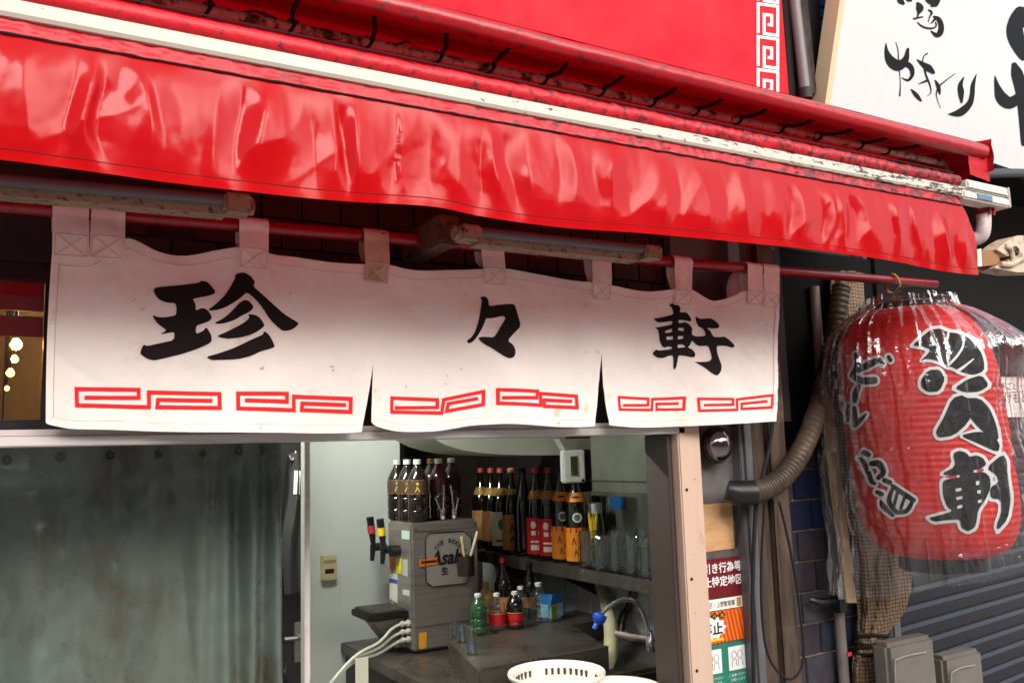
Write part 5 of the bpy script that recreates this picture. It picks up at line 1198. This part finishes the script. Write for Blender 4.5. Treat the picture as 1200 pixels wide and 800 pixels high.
for i, (px0, px1, px2, lab) in enumerate(((510, 519, 520, "left pair of steel tongs standing open on the beer server"), (537, 532, 528, "right pair of steel tongs standing open on the beer server"))):
    m_ = MB(); yv = sy + .03
    b0 = Vector((at(px1, 608, yv).x, yv, zt_ + .012))
    tops = [at(px0, 583, yv), at(px2, 568, yv)]
    for tp in tops: m_.tube(cr([b0, b0.lerp(tp, .3) + Vector((0, -.004, 0)), tp], 4), [.008] * 4 + [.0035] * 5, 6)
    m_.lathe([(0, -.012), (.009, -.006), (.011, .004), (0, .016)], b0, 8)
    tag(m_.build("tongs", chrome), lab, "tongs", "tongs on the beer server")
# small bottles on the ledge
ZL = .932
low = [("green_bottle", "clear green bottle with white cap behind the tumblers", 561, 741, 705, PET, glass_gn, cap_w, ()),
       ("amber_bottle", "small amber bottle with a yellow cap beside the beer server", 564, 728, 690, PET, mat("amber_plastic", s(120, 90, 40), .1, coat=.5), mat("mustard_cap", s(176, 150, 70), .4), ()),
       ("soy_bottle", "clear bottle with white cap and red band left of the dark one", 583, 737, 704, PET, pet_cl, cap_w, [(.15, .45, lred, "label_band"), (.47, .50, lgd, "label_rim")]),
       ("soy_bottle", "dark soy bottle with white cap and gold-rimmed red band", 604, 735, 702, PET, pet_dk, cap_w, [(.12, .42, lred, "label_band"), (.44, .48, lgd, "label_rim")]),
       ("wine_bottle", "tall dark bottle with a bright red cap on the ledge", 587, 726, 664, SAKE, glass_dk, mat("bright_red_cap", s(190, 24, 30), .35), [(.2, .42, lbr, "body_label")]),
       ("slim_bottle", "slim black bottle standing against the white tiles", 619, 722, 668, SAKE, glass_dk, blk, [(.2, .4, lbr, "body_label")]),
       ("water_bottle", "clear bottle with white cap in front of the slim black bottle", 611, 727, 696, PET, pet_cl, cap_w, ()),
       ("oil_bottle", "clear round bottle with white cap left of the blue jug", 632, 727, 692, PET, pet_cl, cap_w, ())]
for nm, lab, px, yb_, yt, pr, gm, cm_, bands in low:
    base = atZ(px, yb_, ZL); base.y = min(base.y, 1.33)
    bottle(nm, lab, base, (yb_ - yt + 6) * mpp(base), pr, gm, cm_, bands, "bottles along the counter ledge", fat=1.65 if pr is PET else 1.1)
base = atZ(647, 725, ZL); base.y = min(base.y, 1.33); k_ = mpp(base)
jg = thing("blue_jug", base, "pale blue jug with a darker blue shoulder by the white tiles", "jug")
m_ = MB(); m_.box(base + Vector((0, 0, 11 * k_)), (26 * k_, 18 * k_, 22 * k_), Matrix.Rotation(.3, 3, 'Z'), 0, .012); m_.build("body", mat("pale_blue_plastic", s(150, 190, 214), .3), jg)
m_ = MB(); R3 = Matrix.Rotation(.3, 3, 'Z'); m_.prism([base + R3 @ Vector((x * k_, -9.2 * k_, z * k_)) for x, z in ((-13, 18), (-9, 30), (6, 28), (12, 20))], R3 @ Vector((0, 18 * k_, 0))); m_.build("shoulder", mat("blue_plastic", s(40, 104, 170), .3), jg, False)
m_ = MB(); m_.box(base + R3 @ Vector((-7 * k_, -9.6 * k_, 10 * k_)), (11 * k_, .002, 17 * k_), R3); m_.build("label", mat("green_orange_label", s(90, 150, 60), .5, layers=[('noise', 26., .5, .55, s(226, 150, 40))]), jg, False)
# tumblers on the ledge
gmat = glassy("tumbler_glass", (.93, .96, .95, 1), .07, .0, .015, grazing=1., power=1.4)
gblue = mat("blue_glass_print", s(60, 76, 150), .4)
for i, (px, yb_, ht) in enumerate(((533, 745, 17), (542, 752, 19), (553, 766, 32))):
    base = atZ(px, yb_, ZL); k_ = mpp(base); h = ht * k_
    t = thing("tumbler", base, ["hindmost of three glass tumblers on the ledge", "middle of three glass tumblers on the ledge", "tallest, frontmost glass tumbler on the ledge corner"][i], "glass", "upturned tumblers on the ledge")
    r_ = 6.5 * k_
    m_ = MB(); m_.lathe([(r_, 0), (r_ * .88, h), (r_ * .80, h + .001), (r_ * .80, h - .006), (r_ * .9, .002)], base, 20); m_.build("glass", gmat, t)
    m_ = MB(); z = h * .28; m_.grid(lambda u, v: base + Vector((math.cos(towards(base) - .4 + .8 * u), math.sin(towards(base) - .4 + .8 * u), 0)) * (r_ * .98) + Vector((0, 0, z + .007 * v)), 6, 1); m_.build("print", gblue, t, False)
# beer mugs on the shelf
def mug(lab, base, h, r_):
    t = thing("beer_mug", base, lab, "beer mug", "beer mugs on the wall shelf")
    m_ = MB(); n_ = 24
    def f(u, v):
        # outer wall up, rim, inner wall down
        if v < .5: z = h * v * 2; rr_ = r_ * (1 - .05 * v * 2) * (1 + .05 * math.cos(u * 2 * math.pi * 11) * (.06 < v < .42))
        else: z = h - (h - .012) * (v - .5) * 2; rr_ = r_ * .84
        return base + Vector((rr_ * math.cos(6.2832 * u), rr_ * math.sin(6.2832 * u), z))
    m_.grid(f, 88, 16, wrap=True); m_.lathe([(0, .001), (r_, .001)], base, 40); m_.lathe([(0, .012), (r_ * .84, .012)], base, 40)
    m_.build("glass", gmat, t)
    a = towards(base) + (1.1 if h > .13 else -.9); dv_ = Vector((math.cos(a), math.sin(a), 0))
    m_ = MB(); m_.tube(cr([base + dv_ * r_ * .95 + Vector((0, 0, h * .82)), base + dv_ * r_ * 1.55 + Vector((0, 0, h * .76)), base + dv_ * r_ * 1.6 + Vector((0, 0, h * .4)), base + dv_ * r_ * .98 + Vector((0, 0, h * .22))], 6), .0085, 8); m_.build("handle", gmat, t)
    return t
mg = [(690, 2.03), (706, 2.02), (724, 2.03), (743, 2.03), (760, 2.02), (716, 2.16), (736, 2.17), (757, 2.17)]
ml = ["glass mug nearest the orange-labelled bottles, front row", "second front-row glass mug from the sake bottles", "middle glass mug of the front row on the shelf", "fourth front-row glass mug from the sake bottles", "front-row glass mug nearest the steel upright", "back-row glass mug nearest the sake bottles", "middle glass mug of the back row on the shelf", "back-row glass mug nearest the steel upright"]
for (px, X_), lab in zip(mg, ml):
    yv = atX(px, 660, X_).y; base = Vector((X_, yv, ZSH + .001))
    i_ = mg.index((px, X_)); mug(lab, base, (.150, .125, .160, .135, .152, .120, .145, .158)[i_], (.041, .044, .039, .043, .040, .037, .04, .039)[i_])
jr = thing("glass_jar", Vector((2.15, atX(700, 650, 2.15).y, ZSH + .001)), "tall glass jar with a bright metal lid among the mugs", "jar")
m_ = MB(); m_.lathe([(.03, 0), (.036, .01), (.036, .17), (.028, .2), (.026, .21)], jr.location, 20); m_.build("glass", gmat, jr)
m_ = MB(); m_.lathe([(.029, .205), (.029, .245), (.02, .25), (0, .25)], jr.location, 20); m_.build("lid", chrome, jr)
bb = thing("bottle_brush", Vector((2.1, atX(696, 640, 2.1).y, ZSH + .001)), "yellow bristle brush standing behind the first mug", "brush")
m_ = MB(); p = bb.location
for i in range(14): m_.tube([p + Vector((0, 0, .02)), p + Vector((.018 * math.cos(i * 2.4), .018 * math.sin(i * 2.4), .20 + .015 * math.sin(i * 5)))], .0018, 4)
m_.build("bristles", ylw, bb)

# hoses, tap, colanders
beige = mat("beige_flex_hose", s(206, 196, 160), .5, layers=[('noise', 20., .5, .75, s(160, 146, 110), .6)])
hp = [(688, 576), (691, 610), (698, 660), (706, 690), (712, 712), (716, 738), (715, 765), (706, 795), (700, 830)]
P = cr([atX(x, y, 2.218 - .34 * min(max((y - 690) / 90, 0), 1)) for x, y in hp], 14)
m_ = MB(); m_.tube(P, [(8.3 if i % 2 else 7.6) * mpp(P[0]) * .92 for i in range(len(P))], 12); tag(m_.build("drain_hose", beige), "ribbed beige drain hose hanging in front of the white tiles", "hose")
fy = .56
fa = thing("kitchen_faucet", at(766, 752, fy), "curved chrome faucet with a blue nozzle over the white colanders", "faucet")
m_ = MB(); m_.tube(cr([at(x, y, fy) for x, y in ((761, 744), (758, 730), (752, 714), (743, 705), (733, 702), (722, 705), (712, 712), (704, 720))], 6), 2.6 * mpp(at(740, 720, fy)), 10); m_.build("spout", chrome, fa)
c = at(763, 752, fy); k_ = mpp(c)
m_ = MB(); m_.lathe([(5 * k_, -10 * k_), (6 * k_, -4 * k_), (6 * k_, 5 * k_), (4 * k_, 8 * k_), (3 * k_, 14 * k_)], c, 14); m_.tube([c, c + Vector((.10, .05, 0))], 5 * k_, 10); m_.build("tap_body", chrome, fa)
m_ = MB(); m_.tube([c + Vector((4 * k_, -.01, 4 * k_)), c + Vector((9 * k_, -.02, -2 * k_)), c + Vector((10 * k_, -.02, -13 * k_))], [3 * k_, 2.4 * k_, 2 * k_], 8); m_.build("lever", chrome, fa)
m_ = MB(); m_.tube([at(758, 748, fy + .02), at(738, 745, fy + .05), at(720, 741, fy + .08)], 3 * k_, 10); m_.build("supply_pipe", mat("pinkish_pipe", s(206, 180, 164), .4), fa)
c = at(701, 726, fy); ax = (at(697, 736, fy) - at(705, 718, fy)).normalized(); RN = Vector((0, 0, 1)).rotation_difference(ax).to_matrix()
m_ = MB(); m_.lathe([(2.5 * k_, -9 * k_), (4 * k_, -8 * k_), (8 * k_, -5 * k_), (8 * k_, -1 * k_), (6.5 * k_, 1 * k_), (5 * k_, 3 * k_), (3 * k_, 5 * k_), (3 * k_, 11 * k_), (2 * k_, 11 * k_)], c, 16, 0, RN); m_.box(c + Vector((7 * k_, -.004, 2 * k_)), (6 * k_, 3 * k_, 3 * k_)); m_.build("nozzle", mat("blue_nozzle_plastic", s(30, 70, 170), .35), fa)
m_ = MB(); 
for dx in (0, 6): m_.tube(cr([atX(738 + dx, 690, 2.225), atX(735 + dx, 708, 2.22), atX(727 + dx, 722, 2.215), atX(724 + dx, 738, 2.215)], 6), .007, 8)
tag(m_.build("braided_hose", steel_dark), "pair of thin grey braided hoses behind the chrome faucet", "hose")
colm = mat("white_colander_plastic", s(226, 216, 206), .4)
def colander(lab, c, R_, dep):
    t = thing("colander", c + Vector((0, 0, -dep)), lab, "colander", "white colanders in the sink")
    m_ = MB(); m_.lathe([(R_ * .72, -dep), (R_ * .90, -dep * .35), (R_ * .97, -.012), (R_ * 1.03, -.010), (R_ * 1.05, -.002), (R_ * 1.03, .003), (R_ * .97, .0), (R_ * .90, -.012), (R_ * .85, -dep * .4), (R_ * .68, -dep + .006), (0, -dep + .006)], c, 56); m_.build("bowl", colm, t)
    m_ = MB()
    for i in range(40):
        a = 6.2832 * i / 40
        if i % 10 in (0, 9): continue
        d_ = Vector((math.cos(a), math.sin(a), 0)); r2 = R_ * .893
        m_.box(c + d_ * r2 * .987 + Vector((0, 0, -.030)), (.004, R_ * .055, .026), Matrix.Rotation(a, 3, 'Z') @ Matrix.Rotation(-.1, 3, 'Y'))
    tag(m_.build("slots", mat("slot_dark", s(70, 60, 54), .8), t, False), kind='stuff')
c1 = atZ(652, 787, .968)
colander("white round colander with rim slots left of the second one", c1, 55 * mpp(c1), .14)
c2 = atZ(722, 806, .955)
colander("cream colander in front of the beige hose, overlapping the first", c2, 52 * mpp(c2), .12)
nb_ = MB(); q = at(424, 788, sy - .08); nb_.box(q, (15 * mpp(q), .008, 34 * mpp(q)), Matrix.Rotation(-.3, 3, 'Z')); tag(nb_.build("wall_pad", mat("pad_paper", s(200, 196, 176), .7), None, False), "small pad of paper on the white wall below the beer hoses", "notepad")

# ------------------------------------------------------------------ right-hand clutter: duct, cable, pipe, bundle, tubs
fx = thing("flexible_duct", at(940, 530, .05), "tan ribbed flexible duct curving down to a black collar", "duct")
P = cr([at(x, y, .2 - .18 * min(max((y - 440) / 90, 0), 1)) for x, y in ((986, 335), (980, 380), (970, 430), (958, 480), (941, 524), (920, 556), (898, 572), (878, 577))], 22)
m_ = MB(); r0_ = 12.5 * mpp(at(930, 530, .05)); m_.tube(P, [r0_ * (1.0 if i % 3 else .86) for i in range(len(P))], 14); m_.build("hose", mat("tan_duct_fabric", s(72, 60, 47), .5, layers=[('noise', 12., .45, .65, s(52, 42, 34), .85)]), fx, True, 60)
m_ = MB(); m_.tube([at(882, 577, .02), at(862, 577, .035), at(852, 574, .05)], [r0_ * 1.12, r0_ * 1.1, r0_ * .9], 14); m_.tube([at(866, 580, .05), at(865, 610, .085), at(863, 642, .1)], [.008, .010, .003], 8); m_.build("collar", black_plastic, fx)
m_ = MB(); m_.tube(cr([at(x, y, .035) for x, y in ((896, 590), (893, 640), (892, 700), (897, 755), (908, 782), (924, 795), (936, 788), (942, 765), (938, 720), (931, 670), (921, 620), (913, 588))], 8), .0042, 6); tag(m_.build("black_cable", cord_black), "thin black cable hanging in a long loop across the timber post", "cable")
for lab, pts, r_ in (("dark cable running down behind the timber post to the black collar", ((906, 330), (908, 420), (905, 500), (893, 560), (886, 592), (882, 700), (884, 830)), .006),
                    ("thin wire crossing the blue tiles above the black cable loop", ((960, 470), (944, 520), (930, 560), (914, 586)), .003)):
    m_ = MB(); m_.tube(cr([at(x, y, .05 if r_ == .006 else .26) for x, y in pts], 8), r_, 8); tag(m_.build("wall_cable", cord_black), lab, "cable")
pp = thing("wall_pipe", at(985, 800, .27), "slim grey pipe clamped beside the blue-tiled wall", "pipe")
m_ = MB(); a = at(971, 560, .27); m_.tube([(a.x, .27, .03), (a.x, .27, 2.2)], 6.2 * mpp(a), 12); m_.build("pipe", mat("slim_grey_pipe", s(128, 120, 114), .4), pp)
m_ = MB(); q = at(978, 704, .24); m_.tube([at(949, 702, .27), at(960, 705, .25), q], [.010, .014, .012], 8); m_.box(q + Vector((.02, -.006, 0)), (.045, .03, .078), None, 0, .004); m_.build("clamp", black_plastic, pp)
bn = thing("mesh_bundle", at(1020, 800, .03), "gathered tan mesh sheet tied with black cord below the lantern", "bundle")
Pm = cr([(992, 320, .25, 20), (996, 400, .25, 21), (1002, 480, .25, 24), (1013, 560, .25, 30), (1026, 620, .25, 34), (1035, 670, .24, 35), (1034, 715, .24, 30), (1023, 745, .24, 19), (1021, 758, .24, 18), (1019, 775, .24, 20), (1018, 830, .25, 22), (1018, 900, .25, 22)], 8)
def bunf(u, v):
    i = min(int(v * (len(Pm) - 1)), len(Pm) - 2); t_ = v * (len(Pm) - 1) - i
    px, py, yy, wd = [a + (b_ - a) * t_ for a, b_ in zip(Pm[i], Pm[i + 1])]
    c = at(px, py, yy); k_ = mpp(c) * 1.05; th = 2 * math.pi * u
    r_ = wd * k_ * (1 + .10 * math.sin(th * 7 + v * 5) + .16 * noise.noise((math.cos(th) * 2, math.sin(th) * 2, v * 9)) + .06 * math.sin(th * 15 + v * 9))
    return c + Vector((r_ * math.cos(th) * 1.1, r_ * math.sin(th) * .5, 0))
mm_ = mat("tan_mesh", s(172, 142, 108), .6, layers=[('noise', 5., .45, .7, s(128, 100, 76), .7)])
nt2 = mm_.node_tree; N2 = nt2.nodes; L2 = nt2.links         # woven grid colour
tcn = N2.new("ShaderNodeTexCoord"); bkn = N2.new("ShaderNodeTexBrick"); bkn.offset = 0; bkn.inputs['Scale'].default_value = 1
mpn = N2.new("ShaderNodeMapping"); mpn.inputs['Rotation'].default_value = (math.pi / 2, 0, 0); mpn.inputs['Scale'].default_value = (75, 75, 75)
bkn.inputs['Brick Width'].default_value = 1; bkn.inputs['Row Height'].default_value = 1; bkn.inputs['Mortar Size'].default_value = .13; bkn.inputs['Mortar Smooth'].default_value = .3
bkn.inputs['Color1'].default_value = s(158, 130, 98); bkn.inputs['Color2'].default_value = s(142, 116, 86); bkn.inputs['Mortar'].default_value = s(66, 48, 34)
L2.new(tcn.outputs['Object'], mpn.inputs[0]); L2.new(mpn.outputs[0], bkn.inputs[0]); L2.new(bkn.outputs[0], N2['Principled BSDF'].inputs['Base Color'])
m_ = MB(); m_.grid(bunf, 72, 130, wrap=True); m_.build("sheet", mm_, bn, True, 80)
for py, dy in ((742, 2), (749, -2), (756, 3), (762, -1)):
    c = at(1022, py, .24); k_ = mpp(c); m_ = MB()
    m_.tube([c + Vector((22 * k_ * math.cos(i * .3142) * 1.15, 21 * k_ * math.sin(i * .3142) * .64, dy * k_ * math.sin(i * .3142 * 2))) for i in range(20)], .0055, 6, closed=True); m_.build("tie_cord", cord_black, bn)
m_ = MB(); m_.box(at(995, 766, .2), (.022, .006, .012)); m_.build("red_toggle", rd, bn, False)
sp = MB(); sp.prism([at(x, y, .21) for x, y in ((961, 455), (974, 455), (1004, 706), (993, 706))], (0, .012, 0)); tag(sp.build("tan_strip", mat("tan_strip_face", s(190, 164, 122), .6), None, False), "pale tan flat strip leaning between grey pipe and mesh bundle", "strip")
acr = mat("frosted_tub_plastic", s(120, 113, 106), .3, layers=[('noise', 6., .4, .7, s(98, 92, 86), .7), ('noise', (40, 40, 4), .55, .75, s(140, 134, 126), .4)], alpha=.93)
for i, (x0, x1, y0, yy, lab) in enumerate(((1040, 1096, 755, .08, "left frosted plastic tub below the tied mesh bundle"), (1106, 1152, 770, .12, "right frosted plastic tub, lower, in front of the shutter"))):
    a, b_ = at(x0, y0, yy), at(x1, y0, yy)
    t = thing("plastic_tub", Vector(((a.x + b_.x) / 2, yy, .5)), lab, "tub", "plastic tubs by the shutter")
    m_ = MB(); m_.box(((a.x + b_.x) / 2, yy + .035, (a.z + .5) / 2), (b_.x - a.x, .07, a.z - .5), None, 0, .014); m_.build("shell", acr, t, True, 60)
    m_ = MB(); cx0 = a.x + .03
    m_.tube(cr([(cx0 - .012, yy - .002, .55), (cx0 - .012, yy - .006, a.z - .09), (cx0 + .02, yy - .006, a.z - .05), (b_.x - .06, yy - .004, a.z - .05)], 5), .0035, 8); m_.build("rib", mat("tub_rib", s(136, 130, 123), .3), t)
    m_ = MB(); m_.span((a.x, yy, .036), (b_.x, yy + .07, .495), 0, .01); tag(m_.build("crate", black_plastic), ["dark crate under the left frosted tub", "dark crate under the right frosted tub"][i], "crate", "crates under the tubs")
# black canopy sheet added behind the black tube to shade the neighbour's shutter
q = at(1190, 203, -.02)
na = thing("neighbour_shade_canopy", (q.x + 1.6, .1, q.z), "black canopy over the neighbour's shutter, right of the red awning", "canopy")
m_ = MB(); m_.prism([(at(1162, 203, .0).x, -.02, q.z - .01), (q.x + 3.6, .3, q.z - .01), (q.x + 3.6, .85, q.z + .12), (at(1162, 203, .0).x - .25, .33, q.z + .12)], (0, 0, .03)); m_.build("sheet", shade_black, na, False)
